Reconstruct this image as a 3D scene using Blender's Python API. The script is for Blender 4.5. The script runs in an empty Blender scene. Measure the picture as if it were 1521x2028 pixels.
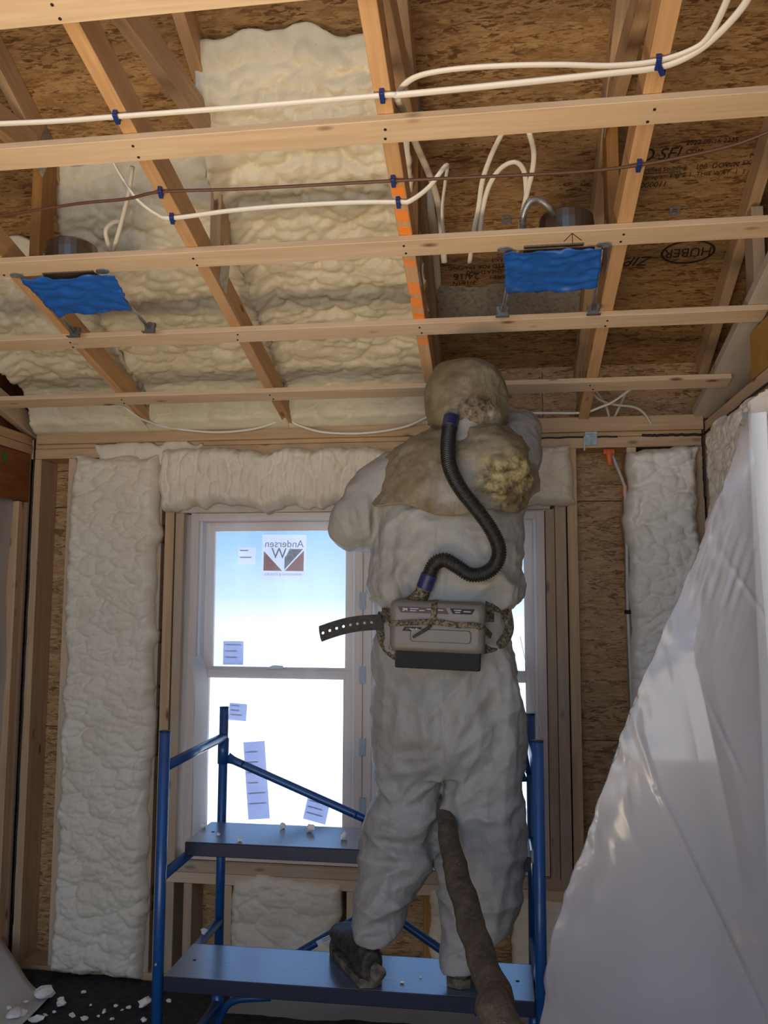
import bpy, bmesh, math, random
import numpy as np
from mathutils import Vector, Matrix, Euler

# ------------------------------------------------------------------ camera, world, lights
SC = bpy.context.scene
COL = SC.collection
YAW, PITCH, ROLL = math.radians(7.81), math.radians(5.8126), math.radians(0.195)
FPX, CX, CY = 1640.0, 760.5, 1014.0
CAM = np.array([0.0, -3.5, 1.62])
_f = np.array([-math.sin(YAW) * math.cos(PITCH), math.cos(YAW) * math.cos(PITCH), math.sin(PITCH)])
_r = np.array([math.cos(YAW), math.sin(YAW), 0.0])
_u = np.cross(_r, _f)
_c, _s = math.cos(ROLL), math.sin(ROLL)
_r, _u = _c * _r + _s * _u, -_s * _r + _c * _u
cd = bpy.data.cameras.new('camera')
cd.sensor_fit = 'VERTICAL'; cd.sensor_height = 36.0; cd.lens = FPX / 2028.0 * 36.0
cd.clip_start = 0.05; cd.clip_end = 400
cam = bpy.data.objects.new('camera', cd); COL.objects.link(cam)
cam.matrix_world = Matrix(((_r[0], _u[0], -_f[0], CAM[0]), (_r[1], _u[1], -_f[1], CAM[1]), (_r[2], _u[2], -_f[2], CAM[2]), (0, 0, 0, 1)))
SC.camera = cam

w = bpy.data.worlds.new('sky'); SC.world = w; w.use_nodes = True
nt = w.node_tree; nt.nodes.clear()
tc = nt.nodes.new('ShaderNodeTexCoord'); sp = nt.nodes.new('ShaderNodeSeparateXYZ')
mr = nt.nodes.new('ShaderNodeMapRange'); mr.inputs[1].default_value = -0.1; mr.inputs[2].default_value = 0.5
rp = nt.nodes.new('ShaderNodeValToRGB'); bg = nt.nodes.new('ShaderNodeBackground'); wo = nt.nodes.new('ShaderNodeOutputWorld')
nt.links.new(tc.outputs['Generated'], sp.inputs[0]); nt.links.new(sp.outputs[2], mr.inputs[0])
nt.links.new(mr.outputs[0], rp.inputs[0]); nt.links.new(rp.outputs[0], bg.inputs[0]); nt.links.new(bg.outputs[0], wo.inputs[0])
el = rp.color_ramp.elements
el[0].position = 0.0; el[0].color = (1.0, 1.0, 1.0, 1)
el[1].position = 1.0; el[1].color = (0.16, 0.34, 0.70, 1)
for p_, c_ in ((0.115, (1.0, 1.0, 1.0, 1)), (0.165, (0.62, 0.80, 0.95, 1)), (0.30, (0.27, 0.52, 0.90, 1)), (0.5, (0.21, 0.43, 0.82, 1))):
    e = el.new(p_); e.color = c_
bg.inputs[1].default_value = 1.35

def area(name, loc, target, sx, sy, power, color, spread=180):
    l = bpy.data.lights.new(name, 'AREA'); l.shape = 'RECTANGLE'; l.size = sx; l.size_y = sy
    l.energy = power; l.color = color; l.spread = math.radians(spread)
    o = bpy.data.objects.new(name, l); COL.objects.link(o)
    o.location = loc
    o.rotation_euler = (Vector(target) - Vector(loc)).to_track_quat('-Z', 'Y').to_euler()
    return o
# fill light added behind the camera, for daylight from presumed windows out of view
area('daylight_fill', (-0.6, -8.6, 1.6), (-0.6, 0, 1.5), 6.0, 2.8, 72, (1.0, 0.90, 0.76))
# unseen warm uplight added near the floor, in place of bounce onto the ceiling
area('ceiling_fill', (-0.75, -3.2, 0.25), (-0.55, -2.2, 3.0), 1.1, 0.7, 17, (1.0, 0.79, 0.55), 92)
sun = bpy.data.lights.new('sun', 'SUN'); sun.energy = 11.0; sun.angle = 0.01; sun.color = (1, 0.96, 0.88)
so = bpy.data.objects.new('sun', sun); COL.objects.link(so)
so.rotation_euler = Vector((-0.70, 0.05, -0.70)).to_track_quat('-Z', 'Y').to_euler()
SC.view_settings.view_transform = 'Standard'; SC.view_settings.look = 'None'
SC.view_settings.gamma = 1.0; SC.view_settings.use_curve_mapping = False
SC.view_settings.exposure = 0.1

# ------------------------------------------------------------------ helpers
rng = random.Random(7)
def ray(x, y):
    d = _f * FPX + _r * (x - CX) - _u * (y - CY); return d / np.linalg.norm(d)
def at(x, y, Y):                       # the point of the vertical plane Y=const seen at that place
    d = ray(x, y); return Vector(CAM + d * (Y - CAM[1]) / d[1])
def atx(x, y, X):
    d = ray(x, y); return Vector(CAM + d * (X - CAM[0]) / d[0])
def atz(x, y, Z):
    d = ray(x, y); return Vector(CAM + d * (Z - CAM[2]) / d[2])
def atp(x, y, z0, k):                  # on the sloped plane z = z0 + k*s, s = -Y
    d = ray(x, y); t = (z0 - CAM[2] - k * CAM[1]) / (d[2] + k * d[1]); return Vector(CAM + d * t)
CH0, CHK = 2.35, 0.25                  # underside of the truss bottom chords
DK0, DKK = 2.70, 0.50                  # underside of the roof sheathing
def chz(s): return CH0 + CHK * s
def dkz(s): return DK0 + DKK * s

def wm(o):
    m = o.matrix_basis.copy()
    if o.parent: m = wm(o.parent) @ o.matrix_parent_inverse @ m
    return m
def link(o, parent=None):
    COL.objects.link(o)
    if parent is not None:
        o.parent = parent; o.matrix_parent_inverse = wm(parent).inverted()
    return o
def tag(o, label, cat, group=None):
    o['label'] = label; o['category'] = cat
    if group: o['group'] = group
    return o
def thing(name, loc, label, cat, group=None):
    o = bpy.data.objects.new(name, None); o.empty_display_size = 0.1; o.location = loc; COL.objects.link(o)
    return tag(o, label, cat, group)
def struct(name, loc=(0, 0, 0)):
    o = bpy.data.objects.new(name, None); o.empty_display_size = 0.1; o.location = loc; COL.objects.link(o)
    o['kind'] = 'structure'; return o
def meshobj(name, verts, faces, mat, parent=None, smooth=False, mw=None):
    me = bpy.data.meshes.new(name)
    me.from_pydata([tuple(v) for v in verts], [], [tuple(f) for f in faces]); me.update()
    if smooth:
        me.polygons.foreach_set('use_smooth', [True] * len(me.polygons))
    me.materials.append(mat)
    o = bpy.data.objects.new(name, me)
    if mw is not None: o.matrix_basis = mw
    return link(o, parent)
def bmobj(name, bm, mat, parent=None, smooth=False, mw=None):
    me = bpy.data.meshes.new(name); bm.to_mesh(me); bm.free()
    if smooth: me.polygons.foreach_set('use_smooth', [True] * len(me.polygons))
    me.materials.append(mat)
    o = bpy.data.objects.new(name, me)
    if mw is not None: o.matrix_basis = mw
    return link(o, parent)
def frame(p0, p1, up=(0, 0, 1)):
    p0, p1 = Vector(p0), Vector(p1); x = (p1 - p0).normalized(); z = Vector(up); z = z - x * z.dot(x)
    z.normalize(); y = z.cross(x); c = (p0 + p1) / 2
    return Matrix(((x.x, y.x, z.x, c.x), (x.y, y.y, z.y, c.y), (x.z, y.z, z.z, c.z), (0, 0, 0, 1))), (p1 - p0).length
def boxbm(L, W, H, bev=0.0015):
    bm = bmesh.new(); bmesh.ops.create_cube(bm, size=1.0)
    bmesh.ops.scale(bm, vec=(L, W, H), verts=bm.verts)
    if bev: bmesh.ops.bevel(bm, geom=list(bm.edges), offset=bev, segments=1, affect='EDGES', profile=0.5)
    return bm
def board(name, p0, p1, wdt, hgt, mat, parent=None, up=(0, 0, 1), bev=0.0015):
    """timber from p0 to p1 (axis through the centre); wdt across, hgt along `up`; grain along local X"""
    m, L = frame(p0, p1, up)
    return bmobj(name, boxbm(L, wdt, hgt, bev), mat, parent, mw=m)
def box(name, lo, hi, mat, parent=None, bev=0.0015, axis=None):
    lo, hi = Vector(lo), Vector(hi); d = hi - lo; c = (lo + hi) / 2
    k = axis if axis is not None else max(range(3), key=lambda i: d[i])
    e = Vector((0, 0, 0)); e[k] = d[k] / 2
    up = (0, 0, 1) if k != 2 else (0, 1, 0)
    if k == 0: return board(name, c - e, c + e, d.y, d.z, mat, parent, up, bev)
    if k == 1: return board(name, c - e, c + e, d.x, d.z, mat, parent, up, bev)
    return board(name, c - e, c + e, d.x, d.y, mat, parent, up, bev)
def catmull(P, n):
    P = [np.array(p, float) for p in P]
    if len(P) == 2: return np.array([P[0] + (P[1] - P[0]) * t for t in np.linspace(0, 1, n + 1)])
    Q = [2 * P[0] - P[1]] + P + [2 * P[-1] - P[-2]]; out = []
    for i in range(1, len(Q) - 2):
        a, b, c, d = Q[i - 1], Q[i], Q[i + 1], Q[i + 2]
        for k in range(n):
            t = k / n
            out.append(0.5 * ((2 * b) + (c - a) * t + (2 * a - 5 * b + 4 * c - d) * t * t + (3 * b - a - 3 * c + d) * t ** 3))
    out.append(P[-1]); return np.array(out)
def sweep(pts, rad, n=8, flat=None, cap=True, ref=(0, 0, 1), exp=2.0):
    """tube through pts; rad scalar or list; flat=(a,b) half sizes across (a along ref side, b along ref)"""
    pts = np.array(pts, float); m = len(pts)
    T = np.gradient(pts, axis=0); T /= np.linalg.norm(T, axis=1)[:, None] + 1e-12
    R = np.array(ref, float); verts = []; faces = []
    b = R - T[0] * (R @ T[0])
    if np.linalg.norm(b) < 1e-4: b = np.cross(T[0], [1, 0.3, 0.2])
    b /= np.linalg.norm(b)
    rr = np.full(m, rad) if np.isscalar(rad) else np.interp(np.linspace(0, 1, m), np.linspace(0, 1, len(rad)), rad)
    for i in range(m):
        b = b - T[i] * (b @ T[i]); b /= np.linalg.norm(b); a = np.cross(T[i], b)
        for k in range(n):
            t = 2 * math.pi * (k + .5) / n; c, s = math.cos(t), math.sin(t)
            if exp != 2.0:
                c = math.copysign(abs(c) ** (2 / exp), c); s = math.copysign(abs(s) ** (2 / exp), s)
            fa, fb = flat if flat else (1, 1)
            verts.append(pts[i] + rr[i] * (a * c * fa + b * s * fb))
    for i in range(m - 1):
        for k in range(n):
            faces.append((i * n + k, i * n + (k + 1) % n, (i + 1) * n + (k + 1) % n, (i + 1) * n + k))
    if cap:
        faces.append(tuple(range(n - 1, -1, -1))); faces.append(tuple((m - 1) * n + k for k in range(n)))
    return verts, faces
def tube(name, pts, rad, mat, parent=None, n=10, smooth=True, sub=1, **kw):
    if sub > 1: pts = catmull(pts, sub)
    v, f = sweep(pts, rad, n, **kw)
    o = meshobj(name, v, f, mat, parent, smooth)
    return o
def merge(*vf):
    V, F = [], []
    for v, f in vf:
        k = len(V); V += list(v); F += [tuple(i + k for i in g) for g in f]
    return V, F
def text_obj(name, s, size, mat, parent, mw, extrude=0.0004, mirror=False, shear=0.0, sx=1.0):
    cu = bpy.data.curves.new(name, 'FONT'); cu.body = s; cu.size = size; cu.align_x = 'CENTER'; cu.align_y = 'CENTER'
    cu.extrude = extrude; cu.shear = shear; cu.resolution_u = 3
    t = bpy.data.objects.new(name, cu); COL.objects.link(t)
    dg = bpy.context.evaluated_depsgraph_get()
    me = bpy.data.meshes.new_from_object(t.evaluated_get(dg))
    bpy.data.objects.remove(t); bpy.data.curves.remove(cu)
    me.transform(Matrix.Diagonal((-sx if mirror else sx, 1, 1, 1)))
    if mirror: me.flip_normals()
    me.materials.clear(); me.materials.append(mat)
    o = bpy.data.objects.new(name, me); o.matrix_basis = mw
    return link(o, parent)

# numpy noise
def _h(ix, iy, iz, seed=0):
    n = (ix.astype(np.int64) * 73856093) ^ (iy.astype(np.int64) * 19349663) ^ (iz.astype(np.int64) * 83492791) ^ (seed * 2654435761)
    n = n & 0xffffffff; n = ((n ^ (n >> 15)) * 2246822519) & 0xffffffff
    n = ((n ^ (n >> 13)) * 3266489917) & 0xffffffff; n = n ^ (n >> 16)
    return n / 4294967295.0
def vn(x, y, z, seed=0):               # value noise, -1..1
    x, y, z = np.broadcast_arrays(np.asarray(x, float), np.asarray(y, float), np.asarray(z, float))
    xi, yi, zi = np.floor(x), np.floor(y), np.floor(z); fx, fy, fz = x - xi, y - yi, z - zi
    s = lambda t: t * t * t * (t * (t * 6 - 15) + 10)
    fx, fy, fz = s(fx), s(fy), s(fz); r = 0
    for a in (0, 1):
        for b in (0, 1):
            for c in (0, 1):
                r = r + _h(xi + a, yi + b, zi + c, seed) * (fx if a else 1 - fx) * (fy if b else 1 - fy) * (fz if c else 1 - fz)
    return r * 2 - 1
def fbm(x, y, z, seed=0, o=4):
    r = 0; a = .5
    for i in range(o): r = r + a * vn(x * 2 ** i, y * 2 ** i, z * 2 ** i, seed + i); a *= .5
    return r
def worley(x, y, seed=0):
    xi, yi = np.floor(x), np.floor(y); f1 = np.full(x.shape, 9.0); f2 = f1.copy()
    zero = np.zeros_like(x)
    for a in (-1, 0, 1):
        for b in (-1, 0, 1):
            cx, cy = xi + a, yi + b
            px = cx + _h(cx, cy, zero, seed); py = cy + _h(cx, cy, zero, seed + 77)
            d = np.hypot(px - x, py - y)
            f2 = np.where(d < f1, f1, np.minimum(f2, d)); f1 = np.minimum(f1, d)
    return f1, f2
def lumps(u, v, style, seed):
    """height of the skin of blown foam (0..1), u,v in metres"""
    wx = 0.016 * fbm(u * 12, v * 12, 0, seed + 5, 2); wy = 0.016 * fbm(u * 12, v * 12, 3.3, seed + 6, 2)
    u2, v2 = u + wx, v + wy
    if style == 'popcorn': sc = ((9, 15, .55), (19, 30, .32), (40, 60, .13))
    elif style == 'ridge': sc = ((26, 5.5, .55), (13, 9, .28), (46, 20, .17))
    elif style == 'roof': sc = ((4.6, 9, .40), (8, 18, .36), (17, 32, .24))
    else: sc = ((9, 12, .55), (19, 24, .32), (40, 48, .13))
    h = 0
    for i, (a, b, g) in enumerate(sc):
        f1, f2 = worley(u2 * a, v2 * b, seed + 11 * i)
        h = h + g * (np.sqrt(np.clip(1 - (f1 / 1.02) ** 2, 0, 1)) * 1.15 - .22 * np.exp(-((f2 - f1) / .09) ** 2))
    return h + 0.22 * fbm(u * 5, v * 5, 1.7, seed + 3, 3)
def gridfaces(nu, nv):
    i = np.arange(nv - 1)[:, None] * nu + np.arange(nu - 1)[None, :]
    return np.stack([i, i + 1, i + nu + 1, i + nu], -1).reshape(-1, 4)
def foam_wall(name, label, x0, x1, z0, z1, yb, th, style, seed, amp=.022, wob=.012, res=.0065, mat=None, mw=None, r=.045, group='sprayed insulation foam in the walls', ew=(1, 1, 1, 1)):
    W, H = x1 - x0, z1 - z0; nu, nv = max(8, int(W / res)), max(8, int(H / res))
    u, v = np.meshgrid(np.linspace(0, 1, nu), np.linspace(0, 1, nv))
    X0, Z0 = x0 + W * u, z0 + H * v
    X = X0 + wob * ((1 - u) * fbm(Z0 * 9, 0, 0, seed + 1, 4) * ew[0] + u * fbm(Z0 * 9, 5, 0, seed + 2, 4) * ew[1]) * 2
    Z = Z0 + wob * ((1 - v) * fbm(X0 * 9, 0, 4, seed + 3, 4) * ew[2] + v * fbm(X0 * 9, 5, 4, seed + 4, 4) * ew[3]) * 2
    d = np.minimum(np.minimum(u * W, (1 - u) * W), np.minimum(v * H, (1 - v) * H))
    p = np.sqrt(np.clip(1 - (1 - np.clip(d / r, 0, 1)) ** 2, 0, 1))
    Y = yb - p * (th + amp * lumps(X, Z, style, seed))
    V = np.stack([X, Y, Z], -1).reshape(-1, 3); F = [tuple(f) for f in gridfaces(nu, nv)]
    bnd = list(range(nu)) + [k * nu + nu - 1 for k in range(1, nv)] + [(nv - 1) * nu + k for k in range(nu - 2, -1, -1)] + [k * nu for k in range(nv - 2, 0, -1)]
    F.append(tuple(reversed(bnd)))
    o = meshobj(name, V, F, mat or M['foam'], None, True, mw)
    return tag(o, label, 'insulation', group)

# ------------------------------------------------------------------ materials
M = {}
class NM:
    def __init__(s, name):
        s.m = bpy.data.materials.new(name); s.m.use_nodes = True; s.t = s.m.node_tree
        s.b = s.t.nodes['Principled BSDF']; s.out = s.t.nodes['Material Output']; M[name] = s.m
    def n(s, typ, **kw):
        x = s.t.nodes.new('ShaderNode' + typ)
        for k, v in kw.items(): setattr(x, k, v)
        return x
    def l(s, a, b): s.t.links.new(a, b)
    def val(s, node, i, v): node.inputs[i].default_value = v
    def coords(s, scale, rnd=True, rot=(0, 0, 0)):
        tc = s.n('TexCoord'); mp = s.n('Mapping'); s.val(mp, 'Scale', scale); s.val(mp, 'Rotation', rot)
        if rnd:
            oi = s.n('ObjectInfo'); mu = s.n('Math', operation='MULTIPLY'); s.val(mu, 1, 37.0); s.l(oi.outputs['Random'], mu.inputs[0])
            ad = s.n('VectorMath', operation='ADD'); s.l(tc.outputs['Object'], ad.inputs[0]); s.l(mu.outputs[0], ad.inputs[1])
            s.l(ad.outputs[0], mp.inputs[0])
        else: s.l(tc.outputs['Object'], mp.inputs[0])
        return mp.outputs[0]
    def noise(s, vec, scale, detail=4, rough=.55, dist=0.0):
        x = s.n('TexNoise'); s.val(x, 'Scale', scale); s.val(x, 'Detail', detail); s.val(x, 'Roughness', rough); s.val(x, 'Distortion', dist)
        if vec is not None: s.l(vec, x.inputs['Vector'])
        return x.outputs['Fac']
    def ramp(s, fac, stops):
        x = s.n('ValToRGB'); e = x.color_ramp.elements
        e[0].position, e[0].color = stops[0][0], (*stops[0][1], 1); e[1].position, e[1].color = stops[-1][0], (*stops[-1][1], 1)
        for p, c in stops[1:-1]: q = e.new(p); q.color = (*c, 1)
        s.l(fac, x.inputs[0]); return x.outputs[0]
    def mix(s, fac, a, b, mode='MIX'):
        x = s.n('MixRGB', blend_type=mode)
        for i, v in ((0, fac), (1, a), (2, b)):
            if hasattr(v, 'is_linked'): s.l(v, x.inputs[i])
            else: x.inputs[i].default_value = v if i == 0 else (*v, 1)
        return x.outputs[0]
    def bump(s, h, st=.3, d=.01):
        x = s.n('Bump'); s.val(x, 'Strength', st); s.val(x, 'Distance', d); s.l(h, x.inputs['Height']); s.l(x.outputs[0], s.b.inputs['Normal'])
    def base(s, c, rough=.6, **kw):
        if hasattr(c, 'is_linked'): s.l(c, s.b.inputs['Base Color'])
        else: s.b.inputs['Base Color'].default_value = (*c, 1)
        s.b.inputs['Roughness'].default_value = rough
        for k, v in kw.items(): s.b.inputs[k].default_value = v
        return s
def simple(name, c, rough=.6, nvar=0.0, nscale=30, bump=0, **kw):
    m = NM(name)
    if nvar:
        f = m.noise(m.coords((1, 1, 1)), nscale, 5)
        c2 = m.ramp(f, [(.3, tuple(x * (1 - nvar) for x in c)), (.7, tuple(min(1, x * (1 + nvar)) for x in c))])
        m.base(c2, rough, **kw)
        if bump: m.bump(f, bump, .004)
    else: m.base(c, rough, **kw)
    return m
def lumber(name, ca, cb, knot=(.16, .07, .03), stain=0.0, stainc=(.3, .3, .26), kn=1.0):
    m = NM(name)
    v = m.coords((1.1, 15, 15)); g = m.noise(v, 2.2, 6, .6, .7)
    v2 = m.coords((3, 110, 110)); g2 = m.noise(v2, 1.0, 3)
    c = m.ramp(g, [(.32, ca), (.52, tuple((a + b) / 2 for a, b in zip(ca, cb))), (.70, cb)])
    c = m.mix(.22, c, m.ramp(g2, [(.3, (.45, .45, .45)), (.7, (1, 1, 1))]), 'MULTIPLY')
    oi = m.n('ObjectInfo'); c = m.mix(.32, c, m.ramp(oi.outputs['Random'], [(0, (.70, .66, .60)), (1, (1.0, 1.0, 1.0))]), 'MULTIPLY')
    vk = m.coords((3.0 * kn, 8.0, 8.0)); vo = m.n('TexVoronoi'); m.val(vo, 'Scale', 1.5); m.l(vk, vo.inputs['Vector'])
    kf = m.ramp(vo.outputs['Distance'], [(.06, (1, 1, 1)), (.15, (0, 0, 0))])
    c = m.mix(kf, c, knot)
    if stain:
        sv = m.coords((2.0, 5, 5)); sf = m.ramp(m.noise(sv, 2.5, 6, .65), [(.45, (0, 0, 0)), (.62, (stain, stain, stain))])
        c = m.mix(sf, c, stainc)
    m.base(c, .62); m.bump(g2, .12, .003); return m
lumber('lumber', (.50, .31, .155), (.66, .45, .255))
lumber('lumber_pale', (.62, .44, .27), (.74, .56, .37))
lumber('lumber_orange', (.54, .30, .13), (.68, .42, .205))
lumber('lumber_dusty', (.47, .32, .19), (.60, .44, .28), stain=.5, stainc=(.43, .39, .30))
lumber('lumber_white', (.56, .48, .38), (.68, .60, .50), stain=.5, stainc=(.45, .40, .32))
lumber('lumber_dark', (.30, .135, .025), (.42, .20, .045), kn=.5)
lumber('plywood_red', (.22, .065, .012), (.34, .115, .02), stain=.5, stainc=(.14, .04, .01))
lumber('pine_frame', (.80, .66, .54), (.86, .73, .62), knot=(.74, .58, .45))  # frame colour lightened to carry the glow of the bright window

def osb(name, dark, mid, light, gain=1.0):
    m = NM(name); cols = None
    wv = m.coords((1, 1, 1))
    dn = m.n('TexNoise'); m.val(dn, 'Scale', 7); m.val(dn, 'Detail', 3); m.l(wv, dn.inputs['Vector'])
    for i, (rot, sx, sy) in enumerate(((.10, 9, 46), (.65, 10, 48), (-.55, 11, 52), (1.30, 10, 46), (-.20, 18, 84))):
        mp = m.n('Mapping'); m.val(mp, 'Rotation', (0, 0, rot)); m.val(mp, 'Scale', (sx, sy, 8)); m.val(mp, 'Location', (i * 3.1, i * 1.7, 0))
        ml = m.n('VectorMath', operation='MULTIPLY_ADD'); m.l(dn.outputs['Color'], ml.inputs[0]); ml.inputs[1].default_value = (.05, .03, 0); m.l(wv, ml.inputs[2])
        m.l(ml.outputs[0], mp.inputs[0])
        vo = m.n('TexVoronoi'); m.val(vo, 'Scale', 1.0); m.l(mp.outputs[0], vo.inputs['Vector'])
        bw = m.n('RGBToBW'); m.l(vo.outputs['Color'], bw.inputs[0])
        c = m.ramp(bw.outputs[0], [(.16, dark), (.33, mid), (.56, tuple((a + b) / 2 for a, b in zip(mid, light))), (.84, light)])
        ed = m.ramp(vo.outputs['Distance'], [(.40, (1, 1, 1)), (.95, (.55, .50, .44))]); c = m.mix(.5, c, ed, 'MULTIPLY')
        if cols is None: cols = c
        else:
            mq = m.n('Mapping'); m.val(mq, 'Rotation', (0, 0, rot)); m.val(mq, 'Scale', (1, 4.5, 1)); m.l(wv, mq.inputs[0])
            f = m.ramp(m.noise(mq.outputs[0], 15 + 4 * i, 3), [(.50, (0, 0, 0)), (.53, (1, 1, 1))]); cols = m.mix(f, cols, c)
    sm = m.noise(m.coords((26, 62, 10)), 2.0, 5, .72)
    slit = m.ramp(sm, [(.25, (.20, .13, .08)), (.33, (1, 1, 1))])
    cols = m.mix(.85, cols, slit, 'MULTIPLY')
    m.base(cols, .55); m.bump(sm, .25, .004); return m
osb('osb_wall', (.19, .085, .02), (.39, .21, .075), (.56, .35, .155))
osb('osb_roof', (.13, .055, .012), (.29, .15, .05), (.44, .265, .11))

def foam(name, a, b, rough=.55):
    m = NM(name); v = m.coords((1, 1, 1))
    c = m.ramp(m.noise(v, 5, 5, .6), [(.3, a), (.7, b)])
    sp_ = m.ramp(m.noise(v, 60, 3), [(.22, (.75, .68, .50)), (.34, (1, 1, 1))]); c = m.mix(.6, c, sp_, 'MULTIPLY')
    m.base(c, rough); m.b.inputs['Specular IOR Level'].default_value = .35
    m.b.inputs['Subsurface Weight'].default_value = 0.0
    m.bump(m.noise(v, 140, 4), .35, .003); return m
foam('foam', (.72, .62, .46), (.80, .72, .57))
foam('foam_white', (.80, .73, .61), (.86, .81, .71))
foam('foam_roof', (.66, .58, .40), (.77, .70, .52), .42)
foam('foam_crumb', (.86, .83, .74), (.90, .89, .82))

def suit(name, a, b, dirt=None, amt=0.0, patches=(), dl=.40):
    m = NM(name); v = m.coords((1, 1, 1)); raw = m.coords((1, 1, 1), False)
    f = m.noise(v, 6, 5, .6); c = m.ramp(f, [(.3, a), (.7, b)])
    cr = m.noise(m.coords((1, 1, .55)), 26, 6, .62, 1.2)
    if dirt:
        d1 = m.ramp(m.noise(v, 4.6, 8, .68), [(dl, (0, 0, 0)), (dl + .20, (amt, amt, amt))]); c = m.mix(d1, c, dirt)
        d3 = m.ramp(m.noise(v, 17, 7, .7), [(.46, (0, 0, 0)), (.66, (.5, .5, .5))]); c = m.mix(d3, c, tuple(.55 * x for x in dirt))
    for (ctr, r0, r1, col, col2, sc) in patches:       # splashes of cured foam and grime with a shape of their own
        vm = m.n('VectorMath', operation='DISTANCE'); m.l(raw, vm.inputs[0]); vm.inputs[1].default_value = ctr
        nz = m.n('Math', operation='MULTIPLY_ADD'); m.l(m.noise(v, 13, 6, .65), nz.inputs[0]); nz.inputs[1].default_value = .16; m.l(vm.outputs['Value'], nz.inputs[2])
        mk = m.ramp(nz.outputs[0], [(r0 + .08, (1, 1, 1)), (r1 + .08, (0, 0, 0))])
        sp_ = m.ramp(m.noise(v, sc, 7, .72), [(.40, col2), (.60, col)]); c = m.mix(mk, c, sp_)
    m.base(c, .5); m.b.inputs['Specular IOR Level'].default_value = .35; m.bump(cr, .35, .012); return m
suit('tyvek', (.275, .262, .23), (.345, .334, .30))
pc_ = lambda px, py, Y: tuple(at(px, py, Y))
suit('tyvek_dirty', (.27, .235, .16), (.20, .165, .095), (.135, .10, .045), .8, ((pc_(943, 826, -1.0), .055, .085, (.20, .16, .09), (.035, .026, .015), 60), (pc_(985, 842, -.98), .02, .06, (.34, .30, .23), (.17, .14, .085), 30)))
suit('tyvek_stained', (.29, .26, .195), (.235, .195, .115), (.15, .112, .05), .7, ((pc_(905, 965, -1.07), .03, .10, (.33, .31, .275), (.24, .215, .17), 14), (pc_(1012, 955, -1.05), .07, .12, (.34, .28, .13), (.075, .056, .025), 34), (pc_(1035, 1000, -1.05), .02, .075, (.14, .105, .045), (.05, .036, .02), 55)), .36)
suit('bundle_dirty', (.42, .35, .18), (.30, .24, .11), (.11, .085, .04), .95)

simple('scaffold_blue', (.010, .075, .24), .32, .12, 18, **{'Coat Weight': .4, 'Coat Roughness': .15})
simple('plank_edge', (.006, .012, .035), .4)
m = NM('plank_top'); f = m.noise(m.coords((2, 30, 1)), 6, 5); m.base(m.ramp(f, [(.3, (.065, .092, .135)), (.7, (.105, .145, .20))]), .30); m.bump(f, .08, .001)
m.b.inputs['Coat Weight'].default_value = 1.0; m.b.inputs['Coat Roughness'].default_value = .20; m.b.inputs['Coat IOR'].default_value = 2.0
simple('galvanised', (.42, .43, .43), .38, .3, 60, Metallic=.75)
simple('bracket_dark', (.16, .15, .13), .45, .3, 40, Metallic=.6)
simple('can_metal', (.22, .185, .14), .35, .15, 8, Metallic=.8)
simple('tape_blue', (.010, .105, .44), .48, .15, 25)
simple('cable_white', (.78, .74, .66), .45)
simple('cable_grey', (.52, .49, .44), .5)
simple('cable_brown', (.105, .045, .022), .5)
simple('cable_dusty', (.60, .55, .44), .7)
simple('staple_blue', (.012, .03, .17), .4)
simple('black_plastic', (.010, .010, .010), .55, .3, 60, **{'Specular IOR Level': .2})
simple('black_strap', (.030, .027, .020), .7, .5, 90, .3)
m = NM('strap_dirty'); f = m.noise(m.coords((1, 1, 1)), 130, 5, .7); m.base(m.ramp(f, [(.42, (.022, .018, .012)), (.6, (.20, .16, .09))]), .75); m.bump(f, .4, .003)
m = NM('hose_black'); f = m.noise(m.coords((1, 1, 1)), 120, 4, .7); m.base(m.ramp(f, [(.5, (.010, .010, .010)), (.75, (.07, .055, .03))]), .42)
simple('cuff_blue', (.018, .020, .085), .4, .3, 40)
m = NM('hose_sleeve'); v = m.coords((1, 1, 1)); f = m.noise(v, 26, 6, .7); f2 = m.noise(v, 190, 3)
c = m.ramp(f, [(.35, (.045, .036, .024)), (.65, (.135, .105, .065))]); c = m.mix(m.ramp(f2, [(.62, (0, 0, 0)), (.74, (.6, .6, .6))]), c, (.42, .36, .24)); m.base(c, .85); m.bump(f, .5, .01)
simple('housing_grey', (.15, .135, .112), .42, .1, 14)
simple('print_white', (.75, .75, .74), .5); simple('print_red', (.45, .03, .02), .5); simple('print_black', (.012, .010, .008), .7)
simple('print_maroon', (.055, .010, .012), .5); simple('ink_osb', (.035, .018, .010), .7)
m = NM('boot_leather'); f = m.noise(m.coords((1, 1, 1)), 40, 6, .7); m.base(m.ramp(f, [(.4, (.014, .012, .010)), (.72, (.09, .075, .055))]), .6); m.bump(f, .4, .006)
m = NM('boot_sole'); f = m.noise(m.coords((1, 1, 1)), 25, 5, .7); m.base(m.ramp(f, [(.4, (.05, .042, .03)), (.65, (.20, .17, .11))]), .75)
simple('glove', (.05, .05, .055), .6, .3, 30)
simple('vinyl_white', (.74, .76, .80), .35); simple('clip_blue', (.26, .36, .48), .5)
simple('sticker_grey', (.30, .32, .38), .6); simple('sticker_red', (.62, .16, .10), .6)
simple('sticker_print', (.45, .47, .60), .6)
simple('door_white', (.72, .74, .72), .3, .03, 4); simple('door_seal', (.16, .155, .15), .6); simple('brass', (.50, .34, .12), .35, Metallic=.4)
simple('orange_paint', (.90, .26, .03), .6); simple('orange_plastic', (.85, .17, .06), .45)
simple('green_paint', (.05, .16, .04), .7); simple('sealant', (.012, .010, .010), .5)
simple('teal_metal', (.30, .36, .36), .45, .3, 50, Metallic=.4)
simple('mustard_board', (.42, .23, .045), .65, .12, 8)
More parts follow.
